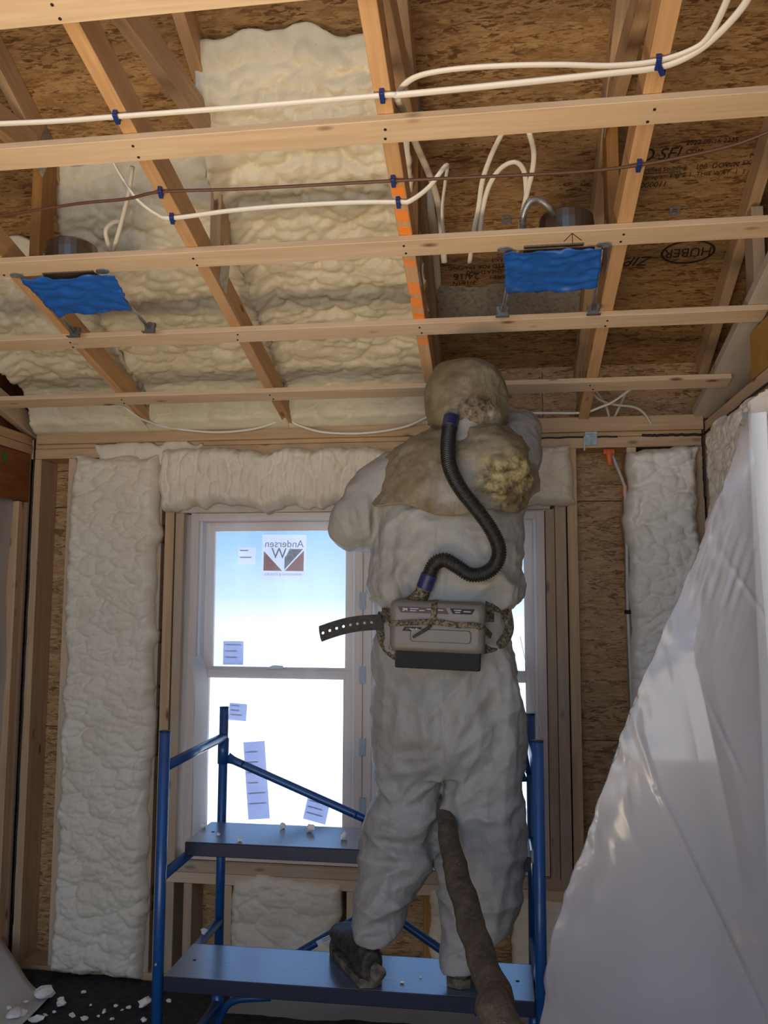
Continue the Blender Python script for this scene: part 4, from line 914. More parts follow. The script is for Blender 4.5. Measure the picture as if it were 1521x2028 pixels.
for k, (px, py, sz, lab) in enumerate(((402, 1640, .009, 'foam crumb at the left end of the upper plank'), (432, 1656, .006, 'tiny foam crumb near the left end of the upper plank'), (474, 1667, .008, 'foam crumb on the front edge of the upper plank'), (560, 1641, .011, 'foam crumb at the back of the upper plank'), (615, 1648, .017, 'largest foam crumb on the upper plank'), (681, 1663, .014, 'flat foam flake on the upper plank near the leg'))):
    crumb(atz(px, py, .848), sz, lab, 'foam crumbs on the upper plank', 10 + k, .8)
for k, (px, py, sz, lab) in enumerate(((797, 1947, .007, 'dark-edged foam crumb on the lower plank right of the left boot'), (833, 1937, .005, 'small foam crumb on the lower plank between the boots'))): crumb(atz(px, py, .51), sz, lab, 'foam crumbs on the lower plank', 30 + k)
for k, (px, py, sz) in enumerate(((85, 1978, .045), (120, 1990, .024), (288, 1990, .026), (30, 2015, .028), (72, 2022, .022), (143, 2014, .014), (167, 2018, .012), (207, 2004, .012), (230, 1992, .008), (255, 1996, .009), (165, 1966, .010), (107, 2004, .008), (334, 1983, .010), (285, 2022, .014), (52, 1984, .010), (18, 1998, .014), (195, 2012, .007), (242, 2000, .006), (222, 2018, .007), (440, 2012, .01), (90, 2010, .008), (180, 1990, .006))):
    q = atz(px, py, .03); crumb((q.x, q.y, .026), sz, ('long slab of broken foam on the floor near the left wall', 'rounded foam lump right of the long foam slab', 'large foam crumb beside the front left scaffold post', 'foam chunk nearest the paper sheet at the bottom left', 'foam chunk at the bottom edge of the photo below the long slab')[k] if k < 5 else 'small white foam crumb lying on the black floor sheet', 'foam crumbs on the floor', 50 + k, .55)
crumb(Vector((sx1 - .012, -.80, .80)), .020, 'white foam lump stuck on the right scaffold rung', 'foam crumbs on the scaffold', 91, .9); crumb(Vector((sx0 + .0, -.66, .472)), .012, 'white foam crumb on the left scaffold rung', 'foam crumbs on the scaffold', 92, .8)
p = at(264, 1775, -.004); t = thing('outlet_box', p, 'blue electrical box set in the left foam column', 'electrical box')
box('box_body', (p.x - .03, -.035, p.z - .05), (p.x + .018, .03, p.z + .05), M['tape_blue'], t, .003, axis=2); box('box_flange', (p.x + .019, -.040, p.z - .055), (p.x + .026, .03, p.z + .055), M['plank_edge'], t, .002, axis=2)
ar = [sweep([at(*a, -.002), at(*b, -.002)], .0012, 4) for a, b in (((276, 1775), (293, 1775)), ((276, 1775), (291, 1760)), ((276, 1775), (291, 1792)))]
V, F = merge(*ar); meshobj('pencil_arrow', V, F, M['print_black'], wb)
tube('chipped_peg', [at(722, 640, -.72), at(722, 656, -.72)], .004, M['foam_white'], None, 8); tag(bpy.data.objects['chipped_peg'], 'tiny blob of foam on the fourth furring strip', 'foam crumb')

# ------------------------------------------------------------------ the worker
def loft(rings, n=36, exp=2.3):
    V, F = [], []
    for (c, rx, ry) in rings:
        for k in range(n):
            t = 2 * math.pi * k / n; a, b = math.cos(t), math.sin(t)
            a = math.copysign(abs(a) ** (2 / exp), a); b = math.copysign(abs(b) ** (2 / exp), b)
            V.append((c[0] + rx * a, c[1] + ry * b, c[2]))
    m = len(rings)
    for i in range(m - 1):
        for k in range(n): F.append((i * n + k, (i + 1) * n + k, (i + 1) * n + (k + 1) % n, i * n + (k + 1) % n))
    F.append(tuple(range(n))); F.append(tuple((m - 1) * n + k for k in range(n - 1, -1, -1)))
    return V, F
def ringpx(py, L, R, Yc, hd):
    a, b = at(L, py, Yc), at(R, py, Yc); return ((a + b) / 2, (b.x - a.x) / 2, hd)
def dense(rows, k=4):
    A = np.array(rows, float); return [tuple(r) for r in catmull([tuple(r) for r in A], k)]
def solid(vfs, voxel, smooth, name='tmp'):
    """several closed shells fused into one continuous skin"""
    V, F = merge(*vfs); me = bpy.data.meshes.new(name); me.from_pydata([tuple(v) for v in V], [], F); me.update()
    o = bpy.data.objects.new(name, me); COL.objects.link(o)
    r = o.modifiers.new('r', 'REMESH'); r.mode = 'VOXEL'; r.voxel_size = voxel
    s = o.modifiers.new('s', 'SMOOTH'); s.factor = .5; s.iterations = smooth
    dg = bpy.context.evaluated_depsgraph_get(); m2 = bpy.data.meshes.new_from_object(o.evaluated_get(dg))
    bpy.data.objects.remove(o); bpy.data.meshes.remove(me)
    return m2
def getv(me):
    a = np.empty(len(me.vertices) * 3); me.vertices.foreach_get('co', a); n = np.empty(len(me.vertices) * 3); me.vertex_normals.foreach_get('vector', n)
    return a.reshape(-1, 3), n.reshape(-1, 3)
def setv(me, co):
    me.vertices.foreach_set('co', co.reshape(-1)); me.update(); me.polygons.foreach_set('use_smooth', [True] * len(me.polygons))
def meobj(name, me, mat, parent):
    me.name = name; me.materials.clear(); me.materials.append(mat); o = bpy.data.objects.new(name, me); return link(o, parent)
ps = thing('person', (-.2, -.9, .51), 'worker seen from behind in a white hooded coverall, standing on the scaffold', 'person')
torso = dense([(862, 862, 985, -.87, .085), (884, 805, 1032, -.87, .105), (915, 770, 1046, -.875, .125), (960, 745, 1046, -.88, .14), (1010, 736, 1040, -.885, .145), (1070, 735, 1036, -.885, .145), (1130, 736, 1035, -.885, .148), (1165, 735, 1032, -.885, .152), (1190, 743, 1025, -.885, .148), (1208, 764, 1000, -.885, .122), (1240, 757, 1004, -.885, .122), (1290, 744, 1016, -.89, .138), (1350, 742, 1033, -.89, .150), (1430, 741, 1037, -.89, .152), (1490, 746, 1037, -.89, .14), (1535, 752, 1037, -.89, .115)])
legL = dense([(1440, 745, 892, -.89, .125), (1500, 747, 882, -.89, .122), (1555, 746, 872, -.89, .115), (1600, 735, 866, -.89, .110), (1640, 716, 862, -.90, .105), (1690, 706, 860, -.90, .105), (1735, 700, 838, -.925, .10), (1778, 689, 812, -.945, .095), (1820, 696, 806, -.96, .088), (1842, 695, 797, -.975, .084), (1868, 702, 782, -.985, .078)])
legR = dense([(1440, 885, 1036, -.89, .125), (1500, 882, 1037, -.89, .122), (1560, 879, 1038, -.89, .118), (1650, 868, 1037, -.895, .11), (1740, 866, 1034, -.92, .105), (1800, 868, 1026, -.94, .098), (1850, 870, 1010, -.955, .09), (1880, 870, 975, -.97, .084), (1918, 872, 949, -.985, .076)])
shells = [loft([ringpx(*r) for r in x]) for x in (torso, legL, legR)]
eL, hL = at(700, 1045, -.90), Vector((-.30, -.56, 1.93)); eR, hR = at(1028, 852, -.70), Vector((.02, -.50, 2.10))
armL = catmull([at(800, 930, -.87), at(765, 965, -.88), at(728, 1010, -.90), eL, eL + Vector((.015, .12, .0)), (eL + hL) / 2 + Vector((-.03, .03, 0)), hL], 6)
armR = catmull([at(995, 935, -.87), at(1018, 905, -.84), at(1030, 870, -.78), eR, eR + Vector((0, .08, .01)), (eR + hR) / 2, hR], 6)
shells.append(sweep(armL, [.085, .090, .084, .078, .076, .062, .048], 20)); shells.append(sweep(armR, [.085, .085, .076, .070, .066, .058, .048], 20))
hc = at(925, 785, -.86)
shells.append(loft([((hc.x, hc.y, hc.z + dz), r, r * 1.15) for dz, r in ((-.20, .060), (-.13, .062), (-.09, .075), (-.03, .088), (.03, .088), (.07, .07), (.09, .04))]))
me = solid(shells, .0062, 8)
co, no = getv(me); x, y, z = co.T
lo = np.clip((1.15 - z) / .25, 0, 1); ank = np.clip((.95 - z) / .25, 0, 1); arm = np.clip((-.40 - x) / .06, 0, 1) * (z > 1.6)
rid = lambda n: (1 - np.abs(n)) ** 2.2
wx_ = .10 * vn(x * 4, y * 4, z * 4, 2); wz_ = .08 * vn(x * 4, y * 4, z * 4, 3)
ax = lambda fx, fy, fz, sd, sk=0.0: np.abs(vn((x + wx_) * fx + z * sk, y * fy, (z + wz_) * fz - x * sk, sd))
w1 = ax(4.2, 4, 6, 11, 2.0); w2 = ax(8, 7, 11, 12, -4); w3 = ax(17, 15, 20, 13, 5); w4 = ax(36, 34, 40, 14)
folds = ax(3.0, 4, 17, 15, 3.5); vert = ax(13, 12, 2.6, 16, 1.6)
d = -(.022 * (w1 - .35) + .015 * (w2 - .35) + .0080 * (w3 - .35) + .0032 * (w4 - .35) + ank * .030 * (folds - .35) + lo * .008 * (w2 - .35) + (1 - lo) * .015 * (vert - .35) * (z < 1.62) + arm * .016 * (folds - .35))
d *= np.where(z < .60, .35, np.where(z < .68, .7, 1))
REL_ = co - CAM; w_r = REL_ @ _f; PXb = CX + FPX * (REL_ @ _r) / w_r; PYb = CY - FPX * (REL_ @ _u) / w_r; bk = np.clip(-no[:, 1] * 1.6, 0, 1) * np.where(z < .60, .5, 1)
FOLDS = [(888, 1480, 1012, 1305, 11, 13), (893, 1500, 1032, 1390, 9, 12), (900, 1470, 960, 1320, 7, 11), (1004, 1300, 992, 1720, 12, 13), (1022, 1340, 1012, 1560, 8, 9), (960, 1560, 985, 1860, 9, 12), (905, 1560, 935, 1760, 7, 10), (1030, 1620, 965, 1880, 8, 10), (872, 1770, 930, 1900, 9, 9), (880, 1850, 945, 1925, 8, 8), (875, 1900, 940, 1880, 7, 7),
  (750, 1500, 868, 1478, -9, 12), (745, 1540, 862, 1520, 9, 11), (872, 1540, 800, 1600, 10, 10), (862, 1600, 745, 1650, 11, 11), (730, 1600, 800, 1625, 8, 9), (712, 1645, 855, 1672, 10, 11), (705, 1700, 850, 1690, 9, 10), (702, 1745, 820, 1715, 10, 10), (690, 1785, 780, 1835, 11, 9), (700, 1840, 800, 1790, 9, 9), (698, 1862, 780, 1850, 8, 8), (740, 1760, 800, 1800, 7, 8),
  (742, 1180, 860, 1055, 9, 12), (748, 1192, 815, 1110, 8, 9), (1028, 1185, 925, 1085, 9, 12), (1010, 1192, 955, 1050, 8, 10), (930, 1150, 1022, 1165, 10, 9), (940, 1175, 1000, 1130, 8, 8), (860, 1040, 780, 1000, 7, 10), (1035, 1060, 960, 1130, 8, 10), (770, 1015, 760, 1130, 8, 9), (800, 1050, 790, 1180, 7, 9), (880, 1090, 870, 1190, 6, 8),
  (738, 985, 748, 1105, -10, 8), (725, 975, 735, 1090, 9, 8), (700, 985, 705, 1060, 6, 9), (660, 1010, 700, 1090, 5, 9), (768, 1320, 760, 1440, 8, 10), (800, 1330, 780, 1500, 6, 10), (930, 1330, 898, 1460, 7, 9), (985, 1270, 1030, 1420, 8, 10), (845, 1330, 840, 1460, 5, 12), (750, 1300, 790, 1380, 6, 9)]
for (xa, ya, xb, yb_, am, wd_) in FOLDS:
    dx_, dy_ = xb - xa, yb_ - ya; t_ = ((PXb - xa) * dx_ + (PYb - ya) * dy_) / (dx_ * dx_ + dy_ * dy_); tc_ = np.clip(t_, 0, 1)
    q_ = np.hypot(PXb - xa - tc_ * dx_, PYb - ya - tc_ * dy_); d += bk * am * .0011 * np.clip(1 - q_ / (1.7 * wd_), 0, 1) ** 1.2 * np.sqrt(np.clip(np.sin(np.pi * np.clip(t_, .02, .98)), 0, 1))
blouse = np.exp(-((z - 1.63) / .05) ** 2) * (np.hypot(x + .17, y + .88) < .30); d += blouse * .012 * (.6 - ax(22, 22, 3, 17))
d -= .004 * np.exp(-((x + .165 + .02 * (z - 1.3)) / .004) ** 2) * (y < -.9) * (z > 1.05)
co = co + no * d[:, None]; setv(me, co)
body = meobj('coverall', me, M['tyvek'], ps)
# seam down the back of the coverall
def shell_disp(name, V, F, mat, parent, amp, fr, seed, thick=None, smooth=True, rough=()):
    V = np.array([tuple(v) for v in V]); o = meshobj(name, V, F, mat, parent, smooth); me = o.data
    co, no = getv(me); x, y, z = co.T
    wq = .05 * vn(x * 6, y * 6, z * 6, seed + 7)
    d = -amp * 1.3 * (np.abs(vn((x + wq) * fr, y * fr, z * fr * 1.2 + x * 3, seed)) - .35) - amp * .8 * (np.abs(vn((x + wq) * fr * 2.3 + z * 7, y * fr * 2.3, z * fr * 2 - x * 5, seed + 1)) - .35) - amp * .32 * (np.abs(vn(x * fr * 6, y * fr * 6, z * fr * 6, seed + 2)) - .35)
    for (c_, r_, g_) in rough: k_ = np.exp(-(((x - c_[0]) ** 2 + (y - c_[1]) ** 2 + (z - c_[2]) ** 2) / r_ ** 2)); d = d + k_ * g_ * (.6 + fbm(x * 22, y * 22, z * 22, seed + 8, 4) + .5 * np.abs(vn(x * 45, y * 45, z * 45, seed + 5)))
    setv(me, co + no * d[:, None])
    if thick: md = o.modifiers.new('cloth', 'SOLIDIFY'); md.thickness = thick; md.offset = -1
    return o
hood = dense([(713, 905, 950, -.86, .03), (718, 884, 968, -.86, .062), (730, 864, 986, -.86, .094), (752, 850, 997, -.86, .122), (780, 842, 1003, -.86, .138), (805, 840, 1007, -.86, .143), (826, 843, 1007, -.865, .142), (843, 850, 1003, -.865, .132), (858, 860, 994, -.865, .118), (876, 866, 985, -.865, .104), (900, 866, 985, -.865, .10)], 10)
V, F = loft([ringpx(*r) for r in hood], 140, 2.1)
hd_ = shell_disp('hood', V, F, M['tyvek_dirty'], ps, .009, 7, 41, rough=((pc_(943, 826, -1.0), .06, .012),))
# visor window on the front of the hood
vz = hc.z - .01; V = []
for j in range(10):
    for i in range(16):
        t = math.radians(20 + 140 * i / 15); V.append((hc.x + .140 * math.cos(t), -.86 + .158 * math.sin(t), vz - .07 + .11 * j / 9))
o = meshobj('face_shield', V, gridfaces(16, 10), M['glass'], hd_, True)
# shoulder cape
N = 200; rows = []
spec = [(842, 866, 984, .092), (858, 832, 1010, .118), (880, 796, 1038, .140), (905, 766, 1054, .158), (932, 742, 1061, .172), (958, 726, 1062, .180), (985, 716, 1060, .186)]
spec = dense(spec, 10); V = []; F = []
for j, (py, L, R, hd) in enumerate(spec):
    tt = j / (len(spec) - 1); a, b = at(L, py, -.88), at(R, py, -.88); cx, rx, cz = (a.x + b.x) / 2, (b.x - a.x) / 2, (a.z + b.z) / 2
    for k in range(N):
        th = 2 * math.pi * k / N; ca, sa = math.cos(th), math.sin(th); back = max(0, -sa)
        drop = tt ** 2 * (.075 * back ** 1.5 + .05 * back * max(0, ca) - .012 + .012 * math.sin(7 * th))
        fold = 1 + .05 * tt * math.sin(9 * th + 3 * tt) * .6 + .05 * tt * float(vn(3 * ca, 3 * sa, tt * 2, 3))
        bul = .045 * math.exp(-((th - math.radians(302)) / .40) ** 2) * math.sin(math.pi * min(1, tt * 1.05)) if True else 0
        V.append((cx + rx * ca * fold + bul * ca, -.88 + hd * sa * fold + bul * sa, cz - drop))
for j in range(len(spec) - 1):
    for k in range(N): F.append((j * N + k, (j + 1) * N + k, (j + 1) * N + (k + 1) % N, j * N + (k + 1) % N))
cape = shell_disp('shoulder_cape', V, F, M['tyvek_stained'], ps, .015, 6, 51, .004, rough=((pc_(1010, 960, -1.05), .09, .030), (pc_(1000, 905, -1.02), .06, .022)))
def blob(name, c, r, mat, parent, seed, amp=.35, fr=2.2, sub=4):
    bm = bmesh.new(); bmesh.ops.create_icosphere(bm, subdivisions=sub, radius=1.0)
    P = np.array([tuple(v.co) for v in bm.verts]); k = 1 + amp * fbm(P[:, 0] * fr, P[:, 1] * fr, P[:, 2] * fr, seed, 4) + amp * .4 * (rid(vn(P[:, 0] * 5, P[:, 1] * 5, P[:, 2] * 5, seed + 9)) - .5)
    for v_, q, kk in zip(bm.verts, P, k): v_.co = Vector(q) * kk
    bmesh.ops.scale(bm, vec=r, verts=bm.verts); return bmobj(name, bm, mat, parent, True, Matrix.Translation(c))
# collar
V, F = loft([ringpx(*r) for r in dense([(838, 872, 985, -.875, .112), (860, 868, 975, -.88, .118), (880, 860, 985, -.885, .125), (905, 852, 1000, -.89, .135)], 4)], 60, 2.1)
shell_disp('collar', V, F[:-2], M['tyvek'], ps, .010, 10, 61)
# boots
def boot(heel, ang, label):
    mw = Matrix.Translation(heel) @ Matrix.Rotation(ang, 4, 'Z')            # local +Y towards the toe
    sh = []
    prof_ = [(-.012, .030, .035, .075), (.01, .040, .04, .085), (.06, .043, .05, .085), (.12, .046, .05, .075), (.17, .053, .045, .062), (.22, .054, .04, .056), (.265, .048, .037, .050), (.296, .028, .03, .034)]
    rings = [];  n = 24; V = []; F = []
    for (yy_, rx, zc, rz) in prof_:
        for k in range(n): t = 2 * math.pi * k / n; V.append((rx * math.cos(t), yy_, .018 + max(0.0, zc + rz * .6 * math.sin(t))))
    for i in range(len(prof_) - 1):
        for k in range(n): F.append((i * n + k, (i + 1) * n + k, (i + 1) * n + (k + 1) % n, i * n + (k + 1) % n))
    F += [tuple(range(n)), tuple((len(prof_) - 1) * n + k for k in range(n - 1, -1, -1))]
    sh.append((V, F)); sh.append(loft([((0, .050, z), rx, ry) for z, rx, ry in ((.03, .038, .050), (.07, .038, .048), (.10, .037, .044), (.12, .034, .042))]))
    me = solid(sh, .006, 4); me.transform(mw); setv(me, getv(me)[0] + getv(me)[1] * (.0025 * fbm(*(getv(me)[0].T * 40), 3))[:, None])
    o = meobj('boot', me, M['boot_leather'], ps)
    out = [(-.034, -.004), (-.038, .03), (-.040, .09), (-.046, .15), (-.052, .20), (-.050, .245), (-.034, .285), (0, .302), (.034, .285), (.050, .245), (.050, .20), (.044, .15), (.038, .09), (.037, .03), (.033, -.004), (0, -.016)]
    V = [(a, b, 0) for a, b in out] + [(a * 1.03, b, .026) for a, b in out]; n = len(out)
    meshobj('sole', V, [tuple(range(n)), tuple(range(2 * n - 1, n - 1, -1))] + [(k, n + k, n + (k + 1) % n, (k + 1) % n) for k in range(n)], M['boot_sole'], o, mw=mw)
    if label == 'l': blob('heel_counter', mw @ Vector((.006, -.010, .040)), (.034, .008, .026), M['boot_sole'], o, 3, .15)
boot(Vector((-.372, -1.035, .5115)), math.radians(28), 'l'); boot(Vector((-.122, -1.005, .5115)), math.radians(-6), 'r')
# gloved hands closed on the spray gun
def hand(name, c, fwd, side):
    f = Vector(fwd).normalized(); s_ = Vector(side); s_ = (s_ - f * s_.dot(f)).normalized(); n_ = s_.cross(f)
    L = lambda a, b, c_: c + s_ * a + f * b + n_ * c_
    sh = [sweep([L(0, -.05, 0), L(0, -.02, 0), L(0, .03, 0), L(0, .07, -.004)], [.030, .034, .040, .038], 14, flat=(1, .45), ref=tuple(n_))]
    for k, (a, ln) in enumerate(((-.030, .072), (-.010, .080), (.010, .075), (.029, .060))):
        sh.append(sweep(catmull([L(a, .055, 0), L(a, .055 + ln * .40, -.012), L(a, .055 + ln * .55, -.035), L(a, .055 + ln * .30, -.055)], 5), [.0105, .010, .0095, .008], 10))
    sh.append(sweep(catmull([L(-.030, -.005, -.006), L(-.052, .025, -.020), L(-.046, .055, -.036), L(-.028, .068, -.046)], 5), [.014, .0125, .011, .009], 10))
    return meobj(name, solid(sh, .0045, 3), M['glove'], ps)
hand('glove', hL + Vector((.03, .03, .02)), (.55, .55, .5), (.2, -.7, .6)); hand('glove', hR + Vector((-.01, .04, .02)), (-.45, .55, .55), (-.2, -.6, .7))

# ------------------------------------------------------------------ powered respirator worn on the belt
rp_ = thing('respirator_unit', at(868, 1240, -1.06), 'grey belt-worn respirator blower with black corrugated hose up to the hood', 'respirator')
BK = M['black_strap']; DS = M['strap_dirty']
def rrect(w2, h2, r, n=6):
    P = []
    for cx, cy, a0 in ((w2 - r, h2 - r, 0), (-w2 + r, h2 - r, 90), (-w2 + r, -h2 + r, 180), (w2 - r, -h2 + r, 270)):
        for k in range(n + 1): t = math.radians(a0 + 90 * k / n); P.append((cx + r * math.cos(t), cy + r * math.sin(t)))
    return P
def rloft(secs, cap=True):
    V, F = [], []; n = None
    for (y, w2, h2, r, dx, dz) in secs:
        P = rrect(w2, h2, r); n = len(P); V += [(a + dx, y, b + dz) for a, b in P]
    m = len(secs)
    for i in range(m - 1):
        for k in range(n): F.append((i * n + k, i * n + (k + 1) % n, (i + 1) * n + (k + 1) % n, (i + 1) * n + k))
    F.append(tuple(range(n - 1, -1, -1))); F.append(tuple((m - 1) * n + k for k in range(n)))
    return V, F
uc = at(868, 1241, -1.045); tilt = Matrix.Rotation(math.radians(2.0), 4, 'Y'); UM = Matrix.Translation(uc) @ tilt
kx = 2.46 / FPX
V, F = rloft([(.030, 90 * kx, 50 * kx, .014, 0, 0), (.0, 92 * kx, 51 * kx, .016, 0, 0), (-.040, 92 * kx, 50 * kx, .018, 0, 0), (-.056, 90 * kx, 48 * kx, .018, 0, 0), (-.064, 86 * kx, 44 * kx, .018, 0, 0), (-.067, 78 * kx, 36 * kx, .016, 0, 0)])
hs = meshobj('housing', V, F, M['housing_grey'], rp_, True, UM)
hs.data.polygons.foreach_set('use_smooth', [len(p_.vertices) == 4 for p_ in hs.data.polygons])
V, F = rloft([(-.0655, 60 * kx, 13 * kx, .010, 8 * kx, -16 * kx), (-.0705, 56 * kx, 11 * kx, .009, 8 * kx, -16 * kx)]); meshobj('housing_panel', V, F, M['housing_grey'], hs, False, UM)
V, F = rloft([(.028, 80 * kx, 21 * kx, .006, 3 * kx, -60 * kx), (-.050, 82 * kx, 21 * kx, .006, 3 * kx, -59 * kx), (-.058, 80 * kx, 19 * kx, .006, 3 * kx, -59 * kx)]); fb = meshobj('filter_cover', V, F, M['black_plastic'], rp_, False, UM)
V, F = rloft([(-.050, 80 * kx, 3 * kx, .002, 3 * kx, -40 * kx), (-.064, 76 * kx, 3 * kx, .002, 3 * kx, -40 * kx)]); meshobj('cover_lip', V, F, M['black_plastic'], fb, False, UM)
FR = RX90
def um(a, b, y): return UM @ Matrix.Translation((a * kx, y, b * kx)) @ FR
def strip(nm, pts, y, mat, par): return meshobj(nm, [(a * kx, y, b * kx) for a, b in pts] + [(a * kx, y + .002, b * kx) for a, b in pts], [tuple(range(len(pts))), tuple(range(2 * len(pts) - 1, len(pts) - 1, -1))] + [(k, len(pts) + k, len(pts) + (k + 1) % len(pts), (k + 1) % len(pts)) for k in range(len(pts))], mat, par, False, UM)
l1 = strip('label_strip', ((-76, 37), (-70, 26), (22, 26), (16, 37)), -.0690, M['print_maroon'], hs); l2 = strip('label_strip', ((24, 37), (30, 27), (66, 27), (72, 37)), -.0690, M['print_black'], hs)
text_obj('lettering', '3M', .012, M['print_white'], l1, um(-62, 31.5, -.0700)); [strip('print_line', ((a, b + 2), (a, b), (a + w_, b), (a + w_, b + 2)), -.0698, M['sticker_grey'], l_) for l_, a, b, w_ in ((l1, -52, 33, 16), (l1, -52, 29, 12), (l1, -34, 30, 10), (l1, -20, 33, 10), (l1, 2, 32, 10), (l2, 32, 33, 14), (l2, 34, 29, 10), (l2, 50, 31, 14))]
l3 = strip('label_strip', ((-66, -9), (-61, -1), (-28, -1), (-33, -9)), -.0690, M['print_black'], hs)
text_obj('lettering', '3M', .0085, M['print_red'], l3, um(-56, -5, -.0700)); text_obj('lettering', 'Versaflo', .0080, M['print_white'], l3, um(-43, -5, -.0700))
def ptu(a, b, y): return UM @ Vector((a * kx, y, b * kx))
tube('retaining_band', [ptu(-93, 2, .0), ptu(-92, 3, -.05), ptu(-82, 4, -.068), ptu(-40, 8, -.072), ptu(0, 10, -.073), ptu(40, 6, -.072), ptu(70, 7, -.072), ptu(86, 3, -.062), ptu(96, -6, -.02), ptu(102, -14, .02)], 1.0, DS, rp_, 8, sub=5, flat=(.0028, .0085), ref=(0, 0, 1), exp=5)
tube('retaining_band', [ptu(-6, 50, -.01), ptu(-6, 50, -.050), ptu(-6, 44, -.066), ptu(-6, 30, -.074), ptu(-6, 10, -.0745)], 1.0, DS, rp_, 8, sub=4, flat=(.0028, .0080), ref=(1, 0, 0), exp=5)
tube('band_tail', [ptu(-10, 4, -.075), ptu(-22, -6, -.078), ptu(-44, -20, -.080)], [1.0, 1.0, .8], BK, rp_, 8, sub=4, flat=(.0050, .0028), ref=(0, -1, 0))
# belt around the waist and the padded frame straps
wc = at(880, 1222, -.885); N = 60
P = [(wc.x + .188 * math.cos(t), wc.y + .146 * math.sin(t), wc.z + .012 + .006 * math.sin(3 * t)) for t in np.linspace(0, 2 * math.pi, N)]
tube('belt', P, 1.0, DS, rp_, 10, flat=(.017, .005), ref=(0, 0, 1), exp=4) if False else None
V, F = [], []
for i, q in enumerate(P[:-1]):
    t = 2 * math.pi * i / (N - 1); nx, ny = math.cos(t), math.sin(t)
    for (o_, h_) in ((.0, -.019), (.009, -.018), (.009, .018), (.0, .019)): V.append((q[0] + nx * o_, q[1] + ny * o_, q[2] + h_))
n_ = len(P) - 1
for i in range(n_):
    j = (i + 1) % n_
    for k in range(4): F.append((i * 4 + k, j * 4 + k, j * 4 + (k + 1) % 4, i * 4 + (k + 1) % 4))
blt = meshobj('belt', V, F, DS, rp_)
tube('belt_frame', [at(1003, 1205, -.935), at(1008, 1245, -.945), at(995, 1272, -.975), at(972, 1283, -1.00), at(955, 1285, -1.02)], 1.0, DS, rp_, 10, sub=6, flat=(.015, .006), ref=(.3, -1, 0), exp=4)
tube('belt_frame', [at(960, 1200, -1.03), at(985, 1200, -1.0), at(1003, 1206, -.95)], 1.0, DS, rp_, 10, sub=6, flat=(.018, .006), ref=(.3, -1, 0), exp=4)
tube('belt_frame', [at(757, 1212, -.935), at(753, 1245, -.945), at(762, 1278, -.97), at(782, 1298, -1.0), at(800, 1300, -1.02)], 1.0, DS, rp_, 10, sub=6, flat=(.013, .006), ref=(-.3, -1, 0), exp=4)
# free end of the belt, punched with holes
S0, S1 = at(757, 1232, -.955), at(633, 1256, -.99); nh = 9; dirv = (S1 - S0); Ls = dirv.length; dx = dirv.normalized(); upv = Vector((0, 0, 1)); upv = (upv - dx * upv.dot(dx)).normalized(); thv = dx.cross(upv)
cell = Ls / nh; hw = .024; V, F = [], []
for side, off in ((0, .0016), (1, -.0016)):
    for c in range(nh):
        hole = 1 <= c; cc = (c + .5) * cell; ring = []; sq = []
        r_ = .0042 if hole and c < nh - 0 else .0005
        for k in range(16):
            t = 2 * math.pi * k / 16; a, b = math.cos(t), math.sin(t); mxx = max(abs(a), abs(b)); qa, qb = a / mxx * cell / 2, b / mxx * hw
            if c == nh - 1 and qa > 0 and abs(qb) > hw * .75: qa *= .82
            sq.append((cc + qa, qb)); ring.append((cc + a * r_, b * r_))
        base = len(V)
        for (a, b) in sq + ring:
            bend = .010 * math.sin(math.pi * a / Ls); p_ = S0 + dx * a + upv * (b + bend) + thv * off; V.append(tuple(p_))
        for k in range(16):
            j = (k + 1) % 16; f_ = (base + k, base + j, base + 16 + j, base + 16 + k); F.append(f_ if side == 0 else f_[::-1])
        if not hole: F.append(tuple(base + 16 + k for k in range(16)))
meshobj('belt_tail', V, F, BK, rp_)
# breathing hose
hp = [(894, 828, -1.005), (890, 850, -1.03), (887, 885, -1.07), (891, 925, -1.10), (912, 968, -1.115), (945, 1010, -1.115), (972, 1048, -1.11), (988, 1085, -1.10), (983, 1115, -1.09), (962, 1134, -1.085), (932, 1138, -1.085), (905, 1122, -1.085), (880, 1109, -1.08), (860, 1118, -1.075), (849, 1142, -1.07), (840, 1165, -1.065)]
Q = catmull([at(*q) for q in hp], 20); Lq = np.concatenate([[0], np.cumsum(np.linalg.norm(np.diff(Q, axis=0), axis=1))]); pitch = .0062; nn = int(Lq[-1] / pitch * 4)
lv = np.linspace(0, Lq[-1], nn); Q = np.stack([np.interp(lv, Lq, Q[:, k]) for k in range(3)], 1)
tube('breathing_hose', Q, [.0205 + .0022 * (1, .2, -1, .2)[i % 4] for i in range(nn)], M['hose_black'], rp_, 16)
def seg(a, b, r, mat, nm): m = (Lq[-1] * a, Lq[-1] * b); idx = [i for i, l_ in enumerate(lv) if m[0] <= l_ <= m[1]]; return tube(nm, Q[idx], r, mat, rp_, 16)
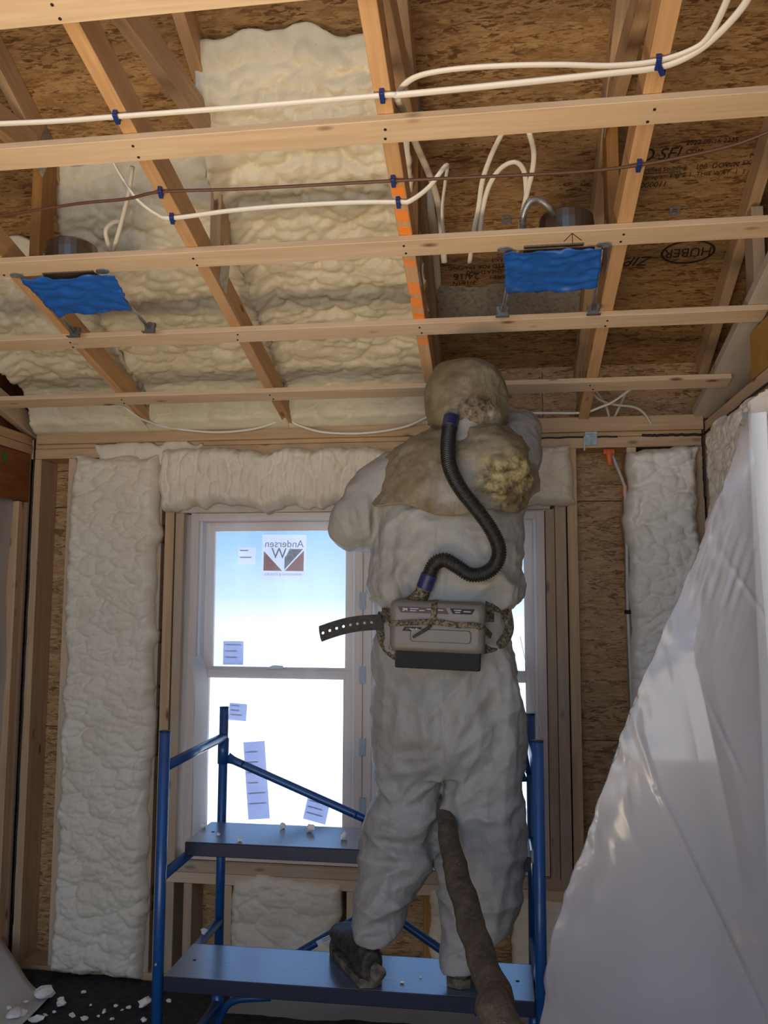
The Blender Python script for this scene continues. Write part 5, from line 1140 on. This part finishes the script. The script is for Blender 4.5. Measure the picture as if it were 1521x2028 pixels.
seg(0, .055, .0245, M['cuff_blue'], 'hose_cuff'); seg(.945, 1, .0245, M['cuff_blue'], 'hose_cuff')
tube('hose_elbow', [at(841, 1160, -1.066), at(834, 1178, -1.06), at(818, 1194, -1.05), at(800, 1204, -1.045)], [.023, .027, .030, .030], DS, rp_, 16, sub=5, flat=(1, .8))
# heavy supply hose running back between the legs
sp_pts = [hL + Vector((.10, .10, .02)), Vector((-.17, -.50, 1.75)), Vector((-.16, -.52, 1.40)), Vector((-.165, -.62, 1.12)), at(874, 1535, -.78), at(879, 1590, -.90), at(895, 1690, -1.14), at(925, 1800, -1.38), at(955, 1900, -1.58), at(985, 1980, -1.74), at(1012, 2060, -1.92), Vector((.36, -2.2, .48)), Vector((.45, -2.6, .16)), Vector((.50, -3.0, .05)), Vector((.50, -3.9, .045))]
Q = catmull(sp_pts, 22); Lq = np.concatenate([[0], np.cumsum(np.linalg.norm(np.diff(Q, axis=0), axis=1))]); lv = np.linspace(0, Lq[-1], 420); Q = np.stack([np.interp(lv, Lq, Q[:, k]) for k in range(3)], 1)
sh_ = thing('supply_hose', Q[-1], 'thick foam-crusted brown hose running back between the legs', 'hose')
V, F = sweep(Q, 1.0, 22); V = np.array(V); C = np.repeat(Q, 22, axis=0); nr = V - C; x, y, z = V.T
ang = np.tile(np.arange(22) / 22 * 2 * math.pi, len(Q)); ll = np.repeat(lv, 22)
rad = .0335 + .0030 * fbm(x * 26, y * 26, z * 26, 4, 3) + .0022 * np.sin(ang + ll * 34) + .0022 * (rid(np.sin(ll * 24 + ang * 1.0)) - .4)
rad = rad * np.interp(ll, [0, .95, 1.25, 1.55], [.55, .60, .80, 1.0])
V = C + nr / np.linalg.norm(nr, axis=1)[:, None] * rad[:, None]
meshobj('hose_sleeve', V, F, M['hose_sleeve'], sh_, True)
gp = hL + Vector((.10, .10, .02)); gt = Vector((.01, -.28, 2.22))
tube('spray_gun', [gp + Vector((0, 0, -.03)), gp, gp.lerp(gt, .5), gt.lerp(gp, .2), gt], [.018, .022, .022, .014, .006], M['black_plastic'], sh_, 14)
